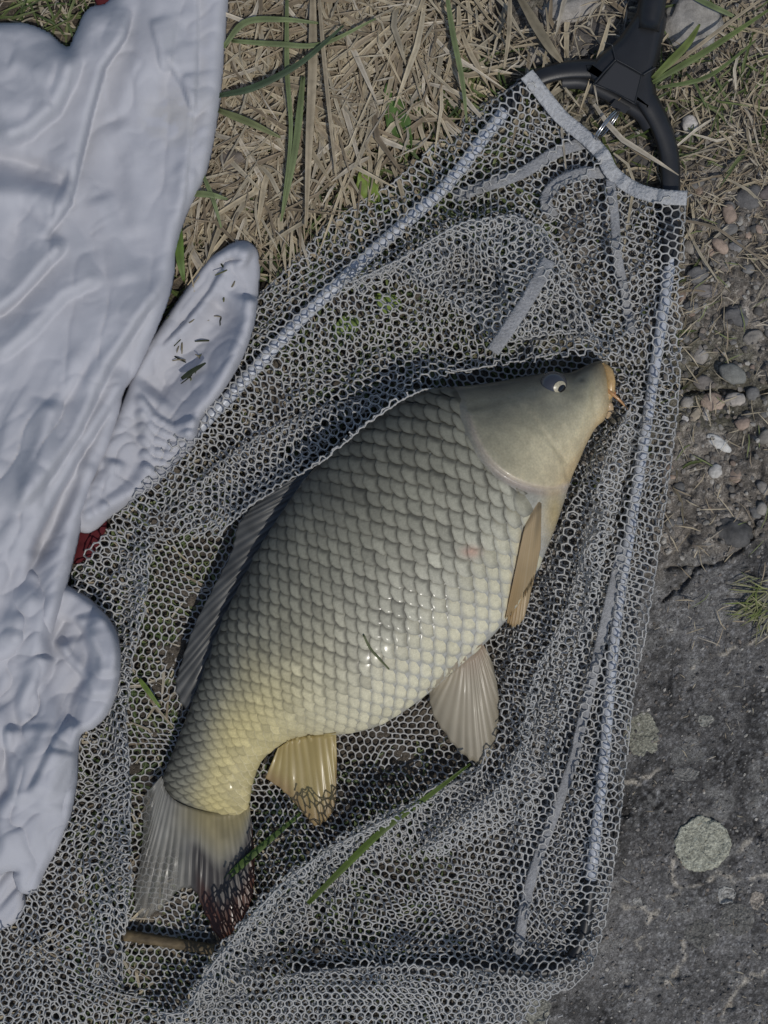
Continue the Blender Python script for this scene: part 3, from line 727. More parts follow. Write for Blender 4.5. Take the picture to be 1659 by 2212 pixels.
def c_anal(u, v, ray, x, y):
    c = mixc((.54, .43, .18), (.68, .56, .25), ray); c = mixc(c, (.44, .28, .15), .6 * sstep(.55, 1, v))
    return c, .96 - .1 * sstep(.5, 1, v)
fin('anal_fin', [(600, 1616), (632, 1596), (680, 1588), (726, 1584)],
    [(573, 1682), (606, 1706), (640, 1742), (680, 1786), (700, 1780), (724, 1742), (728, 1650)],
    [66, 72, 78, 80], [54, 52, 52, 54, 66], 10, c_anal, 'yellow anal fin with orange tip', ripple=3, seed=9, bow=6)
def c_tail(u, v, ray, x, y):
    c = mixc((.30, .295, .265), (.42, .41, .36), ray)
    c = mixc(c, (.50, .42, .20), .85 * sstep(.25, .6, u) * sstep(.55, .05, v))
    low = sstep(.40, .52, u) * sstep(.34, .50, v)
    c = mixc(c, (.060, .052, .050), .9 * low); c = mixc(c, (.145, .052, .030), .9 * sstep(.48, .62, u) * sstep(.66, .85, v))
    c = c * (1 + .15 * noise(x / 10, y / 24, 4))[..., None]
    al = .96 - .62 * sstep(.47, .36, u) * sstep(.28, .62, v)
    return c, al
fin('tail_fin', [(350, 1676), (356, 1702), (380, 1730), (425, 1748), (470, 1755), (510, 1752), (538, 1736)],
    [(310, 1720), (306, 1830), (290, 1940), (300, 1985), (345, 1972), (388, 1925), (420, 1928), (442, 1978), (478, 2034), (520, 1996), (546, 1940), (551, 1860), (546, 1800)],
    [38, 36, 34, 34, 36, 38], [36, 32, 30, 34, 36, 34], 24, c_tail, 'forked tail fin, clear grey upper lobe and dark reddish lower lobe', ripple=2.8, seed=11, bow=10, nu=180)

def ellipsoid(name, c, r, m, parent, R=None, cap=None, nu=24, nv=32):
    """layout-unit ellipsoid; cap = polar angle limit; R = axis direction of the cap (x,y down,z)"""
    th = np.linspace(0, cap or np.pi, nu)[:, None]; a = np.linspace(0, 2 * np.pi, nv, endpoint=False)[None]
    q = np.stack([np.sin(th) * np.cos(a), np.sin(th) * np.sin(a), np.cos(th) + 0 * a], -1)
    if R is not None:
        zax = np.array(R, float); zax /= np.linalg.norm(zax); xax = np.cross([0, 1, 0], zax); xax /= np.linalg.norm(xax); yax = np.cross(zax, xax)
        q = q[..., :1] * xax + q[..., 1:2] * yax + q[..., 2:] * zax
    q = q * np.array(r) + np.array(c)
    return mesh(name, P(q[..., 0], q[..., 1], q[..., 2]).reshape(-1, 3), grid_faces(nu, nv, True), m, parent)
ez = float(body(np.array(7.0), np.array(-.75))[2])
zz = body(np.linspace(5.5, 8.5, 40)[:, None], np.linspace(-1.3, 0, 40)[None]).reshape(-1, 3)
ez = float(zz[np.argmin((zz[:, 0] - 1197) ** 2 + (zz[:, 1] - 828) ** 2), 2])
eye = ellipsoid('eye', (1196, 828, ez - 4), (29, 26, 19), M['eye'], carp); eye['label'] = 'bulging dark eye with pale gold iris'
ellipsoid('iris', (1196, 828, ez - 4), (29.8, 26.8, 19.8), M['iris'], eye, R=(.50, .34, .78), cap=.54)
ellipsoid('pupil', (1196, 828, ez - 4), (30.5, 27.5, 20.5), M['pupil'], eye, R=(.62, .44, .66), cap=.34)

def lip(name, pts, rad, c, label=None):
    p = crom(pts, 24); V, F = tube_world(P(p[:, 0], p[:, 1], p[:, 2]), np.interp(np.linspace(0, 1, 24), np.linspace(0, 1, len(rad)), rad) / PXM, 12)
    col = np.tile(np.array(c), (len(V), 1)) * (1 + .15 * noise(V[:, :1] * 900, V[:, 1:2] * 900, 3))
    o = mesh(name, V, F, M['lip'], carp, cols=col)
    if label: o['label'] = label
    return o
lip('upper_lip', [(1301, 787, 72), (1313, 801, 78), (1318, 826, 82), (1316, 850, 78), (1306, 866, 74)], [5, 10, 11.5, 10, 6], (.50, .33, .14), 'orange upper lip')
lip('lower_lip', [(1306, 868, 70), (1315, 876, 68), (1317, 888, 62), (1309, 902, 56)], [5, 9, 8, 5], (.50, .37, .22), 'pale orange lower lip')
lip('barbel', [(1308, 838, 84), (1322, 850, 88), (1338, 864, 86), (1356, 884, 78)], [4.5, 4, 3, 1.2], (.46, .25, .10), 'orange barbel at the mouth corner')
lip('barbel', [(1318, 838, 62), (1326, 846, 58), (1330, 856, 52)], [4, 3.5, 1.5], (.42, .17, .08))

# ------------------------------------------------------------------ landing net
net = empty('landing_net', P(1340, 150, 0)); tag(net, 'grey rubber-mesh landing net with black plastic head, spread under the carp', 'landing net')

def ridge(x, y, pl, amp, wl, wr=None, fade=.12):
    """soft ridge along a line; wl / wr widths on its two sides"""
    d, sd, pr, _, _ = polydist(x, y, pl); wr = wr or wl
    ww = np.where(sd > 0, wl, wr); a = np.interp(pr, np.linspace(0, 1, len(amp)), amp) if hasattr(amp, '__len__') else amp
    f = sstep(0, fade, pr) * sstep(1, 1 - fade, pr) if fade else 1
    return a * np.exp(-(d / ww) ** 2) * f

RT = [(1455, 430), (1449, 520), (1404, 868), (1365, 1120), (1334, 1321), (1314, 1522), (1305, 1642), (1275, 1911)]
LT = [(1140, 178), (1050, 290), (960, 405), (820, 530), (640, 700), (520, 830), (300, 1060)]
FISHBACK = [(1330, 790), (1290, 772), (1200, 792), (1050, 814), (950, 842), (872, 880), (790, 940), (712, 1006), (640, 1050), (560, 1100), (500, 1150)]
FOLD = [(1005, 1630), (880, 1700), (770, 1756), (680, 1802), (588, 1872), (496, 1968), (412, 2078), (376, 2150)]
OUT = [(1138, 158), (1200, 232), (1300, 332), (1362, 410), (1482, 424), (1479, 700), (1466, 900), (1440, 1100), (1402, 1350), (1372, 1500), (1340, 1800), (1310, 2000),
       (1282, 2095), (1232, 2140), (1160, 2160), (1132, 2212), (1130, 2290), (-80, 2290), (-80, 2050), (40, 1985), (120, 1700), (130, 1500), (150, 1230), (270, 1080), (420, 890), (545, 650), (700, 482), (850, 388), (1010, 240)]

def h_base(x, y):
    h = 9 + 4 * fbm(x / 60, y / 60, 401, 2)
    h = h + ridge(x, y, [(300, 1480), (330, 1330), (340, 1180), (420, 1000)], 10, 22)
    return h
def h_top(x, y):
    h = 30 + 9 * fbm(x / 130, y / 130, 411, 2) + 5 * fbm(x / 38, y / 38, 413, 2)
    h = np.maximum(h, ridge(x, y, LT, 60, 55, 40, 0) + 8)
    h = h + ridge(x, y, RT[:4], 26, 34, 34, 0) + pleats(x, y, LT + [(160, 1400), (150, 2000), (150, 2300)], 74, 32, 475)
    h = h + ridge(x, y, [(640, 760), (760, 700), (860, 640)], 28, 26)
    h = h + ridge(x, y, [(1190, 420), (1240, 400), (1300, 420), (1330, 520), (1320, 660)], 34, 24)
    h = h + ridge(x, y, [(440, 960), (600, 880), (720, 850), (900, 790)], 26, 18)
    h = h + ridge(x, y, [(1240, 470), (1290, 560), (1330, 700), (1345, 800)], 40, 26)
    h = h + ridge(x, y, [(760, 720), (900, 740), (1010, 790), (1100, 800)], -24, 40)
    # the net leans on the carp's back and turns down behind its edge
    d, sd, pr, _, _ = polydist(x, y, FISHBACK)
    up = sstep(0, .03, pr) * sstep(1, .75, pr)
    h = h + up * 60 * np.exp(-(np.maximum(d - 12, 0) / 40.) ** 2)
    h = np.where(bodyz(x, y) > 0, np.minimum(h, 40), h)
    h = h + ridge(x, y, [(330, 1060), (330, 1180), (310, 1330), (282, 1450), (270, 1560), (280, 1720), (278, 1900), (262, 2120)], 60, 30)
    h = h + ridge(x, y, [(170, 1850), (220, 1960), (200, 2080), (240, 2200)], 60, 26) + ridge(x, y, [(200, 1560), (240, 1750), (260, 1900)], 26, 24)
    h = h + ridge(x, y, [(420, 1000), (300, 1110), (200, 1220)], 20, 26) + ridge(x, y, [(60, 2020), (90, 2120), (70, 2260)], 34, 24)
    return h
def pleats(x, y, line, period, amp, seed):
    """long soft pleats running along a line"""
    d, sd, pr, _, _ = polydist(x, y, line)
    n = .5 + .5 * np.sin(2 * np.pi * d / period + 4.0 * noise(x / 260, y / 260, seed) + 1.2 * noise(x / 80, y / 80, seed + 2))
    return amp * n ** 1.6 * (.35 + .65 * sstep(-.5, .4, noise(x / 170, y / 170, seed + 4)))
def h_right(x, y):
    h = 26 + 8 * fbm(x / 110, y / 110, 421, 2) + 5 * fbm(x / 34, y / 34, 423, 2)
    h = h + ridge(x, y, RT, 30, 32, 36, 0) + pleats(x, y, RT, 66, 34, 471)
    h = h + ridge(x, y, [(1300, 920), (1244, 1161), (1194, 1341), (1150, 1480), (1120, 1640)], 52, 16, 38)
    h = h + ridge(x, y, [(1330, 1000), (1300, 1180), (1260, 1380), (1200, 1600), (1130, 1800), (1090, 1990)], 34, 18)
    h = h + ridge(x, y, [(1370, 900), (1345, 1080), (1300, 1290)], 24, 18)
    h = h + ridge(x, y, [(1190, 1280), (1110, 1400), (1080, 1560), (1000, 1720), (860, 1850)], 26, 20)
    h = h + ridge(x, y, FOLD, [50, 120, 190, 235, 245, 220, 180, 120], 66, 54, 0)
    h = h + ridge(x, y, [(330, 2190), (470, 2130), (640, 2092), (830, 2076), (1000, 2088), (1150, 2112), (1240, 2105)], 48, 30, 30)
    h = h + ridge(x, y, [(760, 2010), (860, 1960), (960, 1900), (1060, 1800)], 22, 24) + ridge(x, y, [(500, 2170), (800, 2150), (1100, 2180)], 20, 18)
    h = h + ridge(x, y, [(1340, 800), (1350, 870), (1320, 930)], 30, 26)
    return h

FLAP = [(700, 612), (850, 540), (990, 455), (1110, 440), (1182, 468), (1240, 540), (1264, 610), (1300, 700), (1328, 786), (1262, 742), (1180, 748), (1078, 768), (1048, 735), (950, 662), (860, 604), (770, 640)]
def h_flap(x, y):
    h = 104 + 16 * noise(x / 90, y / 90, 441) + 6 * noise(x / 34, y / 34, 443)
    h = h + ridge(x, y, [(700, 620), (850, 548), (990, 470), (1110, 456), (1180, 480), (1232, 545)], 44, 28, 28, .05)
    h = h + ridge(x, y, [(1190, 560), (1150, 630), (1105, 700), (1064, 760)], 26, 34) - ridge(x, y, [(960, 560), (1040, 610), (1090, 600)], 60, 40)
    h = h + ridge(x, y, [(880, 590), (1000, 540), (1110, 540)], 20, 22) - ridge(x, y, [(1180, 640), (1230, 690), (1290, 740)], 40, 34)
    return h
L4 = [(330, 1105), (430, 1010), (560, 915), (700, 858), (860, 828), (1000, 818), (1100, 800), (1220, 778)]
BACK = L4 + [(1298, 782), (1208, 803), (1058, 825), (958, 853), (880, 891), (798, 951), (720, 1017), (648, 1061), (568, 1111), (508, 1162), (420, 1165)]
def h_back(x, y):
    d = polydist(x, y, FISHBACK)[0]
    h = 60 + 70 * np.exp(-(d / 40) ** 2) + 6 * noise(x / 40, y / 40, 451) + ridge(x, y, [(420, 1040), (560, 960), (700, 905), (820, 870)], 26, 16)
    return np.maximum(h, np.where(d < 60, bodyz(x, y) + 24, 0))
L5 = [(1338, 880), (1300, 960), (1262, 1080), (1244, 1161), (1220, 1260), (1192, 1345), (1150, 1420), (1120, 1500), (1108, 1600), (1060, 1690), (960, 1770), (870, 1840)]
SIDE2 = L5 + [(960, 1850), (1080, 1800), (1150, 1760), (1210, 1600), (1262, 1420), (1310, 1220), (1350, 1040), (1385, 900), (1390, 840)]
def h_side2(x, y): return np.maximum(h_right(x, y) + 26, 70 + 8 * noise(x / 60, y / 60, 455)) + ridge(x, y, [(x_ + 26, y_ + 6) for x_, y_ in L5], 46, 24, 24, .05) + ridge(x, y, [(1350, 960), (1310, 1120), (1262, 1340), (1200, 1560)], 26, 18)
SB = [(x + 14, y + 4) for x, y in L5] + [(x + 70, y + 22) for x, y in L5[::-1]]
L7 = [(330, 2185), (430, 2132), (560, 2096), (700, 2076), (860, 2062), (1000, 2072), (1110, 2092), (1215, 2105)]
BOT = L7 + [(1205, 2150), (1132, 2212), (1130, 2290), (300, 2290)]
def h_bot(x, y): return 92 + 10 * noise(x / 80, y / 80, 457) + ridge(x, y, [(430, 2190), (700, 2140), (950, 2130), (1120, 2160)], 24, 22)
FB = [(x + 22, y + 14) for x, y in FOLD] + [(x + 105, y + 85) for x, y in FOLD[::-1]]
LL = [(420, 1165), (345, 1190), (330, 1330), (302, 1440), (290, 1560), (300, 1700), (302, 1900), (288, 2010), (282, 2130)]
LB = [(x - 14, y) for x, y in LL[1:]] + [(x - 85, y) for x, y in LL[1:][::-1]]
TOP = [(1138, 158), (1200, 232), (1300, 332), (1362, 410), (1482, 424), (1480, 600), (1476, 760), (1400, 800), (1335, 786), (1290, 771), (1200, 780), (1050, 798), (950, 818), (860, 850), (770, 905), (690, 970),
       (620, 1030), (540, 1095), (480, 1145), (430, 1160), (345, 1190), (330, 1330), (302, 1440), (290, 1560), (300, 1700), (302, 1900), (288, 2010), (282, 2130), (390, 2200), (380, 2290), (-80, 2290), (-80, 2050), (40, 1985), (120, 1700), (130, 1500), (150, 1230), (270, 1080), (420, 890), (545, 650), (700, 482), (850, 388), (1010, 240)]
RIGHT = [(1335, 786), (1400, 800), (1478, 740), (1466, 900), (1440, 1100), (1402, 1350), (1372, 1500), (1340, 1800), (1310, 2000), (1282, 2095), (1232, 2140), (1160, 2160), (1132, 2212), (1130, 2290), (330, 2290),
         (370, 2150), (412, 2077), (496, 1967), (588, 1871), (680, 1801), (770, 1755), (880, 1699), (1004, 1629), (1070, 1600), (1076, 1500), (1062, 1400), (1100, 1330), (1160, 1230), (1205, 1100), (1232, 1050), (1290, 920), (1330, 890)]

def net_sheet(poly, hf, pitch, ang, seed, warp=13, rolls=(), zoff=0, iters=60, dens=.93, r_end=2.9, r_mid=1.75):
    poly = np.asarray(poly, float)
    x0, y0 = poly.min(0) - 40; x1, y1 = poly.max(0) + 40; cx, cy = (x0 + x1) / 2, (y0 + y1) / 2
    R = max(x1 - x0, y1 - y0) * .75
    a = pitch * dens; hgt = a * math.sqrt(3) / 2
    ni, nj = int(2 * R / a) + 2, int(2 * R / hgt) + 2
    I, J = np.meshgrid(np.arange(ni), np.arange(nj), indexing='ij')
    bx = (I - ni / 2 + .5 * (J % 2)) * a; by = (J - nj / 2) * hgt
    L = a / math.sqrt(3)
    # two nodes per cell: A and B
    A = np.stack([bx, by], -1); B = np.stack([bx, by + L], -1)
    idA = (I * nj + J); NA = ni * nj; idB = idA + NA
    E = [np.stack([idA, idB], -1)]
    # B connects to A of row j+1 (two of them)
    odd = J % 2
    i1 = I + odd - 1; i2 = I + odd
    for ii in (i1, i2):
        ok = (J + 1 < nj) & (ii >= 0) & (ii < ni)
        E.append(np.stack([idB[ok], (np.clip(ii, 0, ni - 1) * nj + np.clip(J + 1, 0, nj - 1))[ok]], -1))
    E = np.concatenate([e.reshape(-1, 2) for e in E]); Q = np.concatenate([A.reshape(-1, 2), B.reshape(-1, 2)])
    ca, sa = math.cos(ang), math.sin(ang)
    X = cx + Q[:, 0] * ca - Q[:, 1] * sa; Y = cy + Q[:, 0] * sa + Q[:, 1] * ca
    X = X + warp * noise(X / 110, Y / 110, seed) + .22 * warp * noise(X / 40, Y / 40, seed + 3) + .35 * noise(X / 6, Y / 6, seed + 8)
    Y = Y + warp * noise(X / 110 + 7, Y / 110, seed + 5) + .22 * warp * noise(X / 40, Y / 40 + 9, seed + 6) + .35 * noise(X / 6, Y / 6 + 5, seed + 9)
    # height table
    gs = 3.0; gx = np.arange(x0 - 20, x1 + 20, gs); gy = np.arange(y0 - 20, y1 + 20, gs)
    H = hf(*np.meshgrid(gx, gy, indexing='ij')) + zoff
    def hz(x, y):
        fx = np.clip((x - gx[0]) / gs, 0, len(gx) - 1.01); fy = np.clip((y - gy[0]) / gs, 0, len(gy) - 1.01)
        i = fx.astype(int); j = fy.astype(int); fx -= i; fy -= j
        return H[i, j] * (1 - fx) * (1 - fy) + H[i + 1, j] * fx * (1 - fy) + H[i, j + 1] * (1 - fx) * fy + H[i + 1, j + 1] * fx * fy
    keep = inside(X, Y, poly)
    used = keep[E[:, 0]] & keep[E[:, 1]]; E = E[used]
    ids = np.unique(E); remap = -np.ones(len(X), int); remap[ids] = np.arange(len(ids)); E = remap[E]; X = X[ids]; Y = Y[ids]
    deg = np.bincount(E.ravel(), minlength=len(X)); free = (deg >= 3)
    rest = pitch / math.sqrt(3) * 1.0
    pos = np.stack([X, Y], -1)
    for it in range(iters):
        z = hz(pos[:, 0], pos[:, 1]); p3 = np.c_[pos, z]
        d = p3[E[:, 1]] - p3[E[:, 0]]; ln = np.linalg.norm(d, axis=1) + 1e-9
        mv = (d * (np.where(ln > rest, ln - rest, .25 * (ln - rest)) / ln)[:, None] * .5)[:, :2]
        acc = np.zeros_like(pos); np.add.at(acc, E[:, 0], mv); np.add.at(acc, E[:, 1], -mv)
        pos = pos + np.where(free[:, None], acc / 3 * .8, 0)
    z = hz(pos[:, 0], pos[:, 1]) + 1.2 * noise(pos[:, 0] / 14, pos[:, 1] / 14, seed + 30)
    for line, Rr in rolls:      # the sheet turns down over this edge
        d, sd, pr, nx, ny = polydist(pos[:, 0], pos[:, 1], line)
        m = (d < Rr)
        a_ = np.where(m, Rr - d, 0); r_ = Rr / np.pi
        k = (a_ - r_ * np.sin(a_ / r_))
        dn = np.stack([pos[:, 0] - nx, pos[:, 1] - ny], -1) / (d[:, None] + 1e-6)
        pos = pos + dn * k[:, None]; z = z - r_ * (1 - np.cos(a_ / r_)) * 1.5
    N3 = np.c_[pos, np.maximum(z, 6)]
    ln = np.linalg.norm(N3[E[:, 1]] - N3[E[:, 0]], axis=1)
    return N3, E[ln < rest * 2.0]

def net_tubes(name, N, E, r_end=2.55, r_mid=1.5, label=None):
    p0 = N[E[:, 0]]; p1 = N[E[:, 1]]
    W = [P(q[:, 0], q[:, 1], q[:, 2]) for q in (p0, (p0 + p1) / 2, p1)]
    d = W[2] - W[0]; d /= np.linalg.norm(d, axis=1)[:, None] + 1e-12
    s = np.cross(d, [0, 0, 1]); s /= np.linalg.norm(s, axis=1)[:, None] + 1e-9; u = np.cross(s, d)
    rr = [r_end / PXM, r_mid / PXM, r_end / PXM]
    rings = []
    for k in range(3):
        for (cs, cu) in ((1, 0), (0, .8), (-1, 0), (0, -.8)):
            rings.append(W[k] + rr[k] * (cs * s + cu * u))
    V = np.stack(rings, 1); n = len(E)           # n,12,3
    f = []
    for k in range(2):
        for j in range(4):
            f.append([k * 4 + j, k * 4 + (j + 1) % 4, (k + 1) * 4 + (j + 1) % 4, (k + 1) * 4 + j])
    F = (np.array(f)[None] + (np.arange(n) * 12)[:, None, None]).reshape(-1, 4)
    o = mesh(name, V.reshape(-1, 3), F, M['net'], net); o['kind'] = 'stuff'
    if label: o['label'] = label
    return o
ROLLS = {'upper_mesh': [(LL, 26)], 'gathered_mesh': [(FLAP + FLAP[:1], 34)], 'back_mesh': [([(x + 8, y + 12) for x, y in FISHBACK], 44), (L4, 24)], 'fold_mesh': [(L5, 28)], 'end_mesh': [(L7, 28)], 'side_mesh': [(FOLD, 60), ([(1330, 890), (1290, 920), (1232, 1050), (1205, 1100), (1160, 1230), (1100, 1330)], 26)]}
REDGE = [(1500, 440), (1497, 700), (1484, 900), (1458, 1100), (1420, 1350), (1390, 1500), (1358, 1800), (1328, 2000), (1298, 2100), (1244, 2154), (1166, 2178), (1140, 2230)]
LEDGE = [(1128, 150), (1000, 226), (838, 374), (688, 468), (530, 640), (405, 880)]
def grow(poly):
    out = []
    for x, y in poly:
        if x > 1125 and y > 410 and any(abs(x - a) < 26 and abs(y - b) < 30 for a, b in OUT): x += 18; y += 16 if y > 2080 else 0
        elif (x, y) in ((1138, 158), (1010, 240), (850, 388), (700, 482), (545, 650), (420, 890)): x -= 11; y -= 12
        out.append((x, y))
    return out
TOP = grow(TOP); RIGHT = grow(RIGHT); OUT = [(x - 14 if x > 1125 and y > 410 else x, y - 10 if x > 1125 and y > 2080 else y) for x, y in OUT]
ROLLS['upper_mesh'] += [(REDGE[:3], 30), (LEDGE, 32)]; ROLLS['side_mesh'] += [(REDGE, 30)]
for nm, poly, hf, pitch, ang, seed, zo, lb in [
        ('bottom_mesh', OUT, h_base, 18.5, .10, 500, 0, 'lowest layer of grey hexagonal net mesh lying on the ground'),
        ('gathered_mesh', FLAP, h_flap, 20.5, .5, 550, 4, 'bunched flap of grey net mesh above the carp head'),
        ('back_mesh', BACK, h_back, 21, -.45, 560, 4, 'strip of grey net mesh drawn over the carp back'),
        ('fold_mesh', SIDE2, h_side2, 19.5, .35, 570, 4, 'lengthwise fold of grey mesh beside the carp belly'),
        ('bunched_mesh', FB, lambda x, y: h_right(x, y) - 22, 20.5, .6, 590, 0, None),
        ('bunched_mesh', FB, lambda x, y: h_right(x, y) * .6, 20, -.3, 600, 0, None),
        ('bunched_mesh', [(830 + (x - 830) * .93 + 6, 620 + (y - 620) * .92) for x, y in FLAP], lambda x, y: h_flap(x, y) - 34, 22, -.2, 620, 0, None),
        ('bunched_mesh', SB, lambda x, y: h_side2(x, y) - 26, 22, -.1, 630, 0, None),
        ('bunched_mesh', LB, lambda x, y: h_top(x, y) - 18, 20.5, .3, 610, 0, None),
        ('end_mesh', BOT, h_bot, 19.5, 0, 580, 4, 'grey mesh rolled over the end bar of the net frame'),
        ('upper_mesh', TOP, h_top, 21.5, -.62, 520, 4, 'upper layer of grey hexagonal mesh gathered behind the carp'),
        ('side_mesh', RIGHT, h_right, 20, .22, 540, 4, 'folded layer of grey hexagonal mesh beside the carp belly')]:
    N_, E_ = net_sheet(poly, hf, pitch, ang, seed, zoff=zo, rolls=ROLLS.get(nm, ()))
    net_tubes(nm, N_, E_, label=lb)
def band(name, pts, wd, hf, lift=6, label=None, n=90, zadd=None, thick=3.0, m='band'):
    p = crom(pts, n); T = np.gradient(p, axis=0); T /= np.linalg.norm(T, axis=1)[:, None]; S = np.stack([-T[:, 1], T[:, 0]], -1)
    v = np.linspace(-1, 1, 7)
    X = p[:, :1] + S[:, :1] * v * wd / 2; Y = p[:, 1:] + S[:, 1:] * v * wd / 2
    Zc = hf(p[:, 0], p[:, 1]); kk = max(3, n // 7); Zc = np.maximum(np.convolve(np.pad(Zc, kk, mode='edge'), np.ones(2 * kk + 1) / (2 * kk + 1), 'valid'), Zc * .8)[:, None]; Z = Zc + 0 * X + lift + 2 * np.cos(v * 1.5)[None] + 1.3 * noise(X / 9, Y / 9, 71)
    knit = 1.1 * np.sin(np.arange(n)[:, None] * 2.1 + (np.arange(7)[None] % 2) * 3.1)
    Z = Z + knit
    if zadd is not None: Z = Z + np.interp(np.linspace(0, 1, n), np.linspace(0, 1, len(zadd)), zadd)[:, None]
    o = mesh(name, P(X, Y, Z).reshape(-1, 3), grid_faces(n, 7), M[m], net)
    sol = o.modifiers.new('thickness', 'SOLIDIFY'); sol.thickness = thick / PXM * 1.0
    if label: o['label'] = label
    return o
band('rim_tape', [(1138, 160), (1172, 203), (1212, 252), (1262, 294), (1300, 332), (1322, 372), (1370, 408), (1425, 424), (1484, 428)], 32, h_top, 16, 'light grey woven tape edging the net mouth', n=150, m='rim')
band('rim_tape', [(1262, 308), (1200, 330), (1130, 372), (1060, 398), (980, 425)], 26, h_top, 5, 'folded edge tape running down from the split ring', zadd=[2, 0, 0, -8, -26])
band('seam_tape', [(1328, 374), (1262, 374), (1204, 396), (1180, 432), (1196, 470)], 26, h_top, 3, 'curled grey seam tape at the net mouth', zadd=[4, 2, 0, 0, -22])
band('seam_tape', [(1318, 385), (1328, 470), (1335, 560), (1352, 640), (1362, 720)], 20, h_top, 2, zadd=[6, 2, -3, -8, -20, -30])
band('seam_tape', [(1186, 560), (1150, 630), (1105, 700), (1064, 760)], 30, h_flap, 5, 'short grey seam tape ending above the carp head')
band('seam_tape', [(1345, 1180), (1329, 1246), (1290, 1420), (1255, 1571), (1239, 1642), (1190, 1780), (1150, 1892), (1130, 1980), (1120, 2062)], 22, h_right, 3, 'long grey seam tape running the length of the net side', n=200)

# frame tubes
def ztube(name, pts, z, rad, m, label=None, nseg=14, n=60, flat=1.0):
    p = crom(pts, n); zz = np.interp(np.linspace(0, 1, n), np.linspace(0, 1, len(z)), z)
    rr = np.interp(np.linspace(0, 1, n), np.linspace(0, 1, len(rad)), rad) / PXM
    V, F = tube_world(P(p[:, 0], p[:, 1], zz), rr, nseg, flat)
    o = mesh(name, V, F, m, net)
    if label: o['label'] = label
    return o
ztube('frame_tube', [(1449, 560)] + RT[2:], [26, 30, 30, 28, 26], [12, 12, 12], M['alu'], 'pale blue-grey side tube of the net frame under the mesh')
ztube('frame_tube', [(1090, 240), (1050, 290), (960, 405), (820, 530), (640, 700), (520, 830), (400, 955)], [42, 40, 40, 36, 30], [14, 14, 14], M['alu'], 'pale blue-grey tube of the net frame running toward the cloth')
ztube('frame_corner', [(1276, 1900), (1270, 1960), (1255, 2030), (1225, 2078), (1170, 2098), (1090, 2092), (900, 2088), (640, 2100)], [26, 26, 26, 26, 24], [14, 14, 14], M['plastic'], 'black plastic corner and end bar of the net frame', n=140)

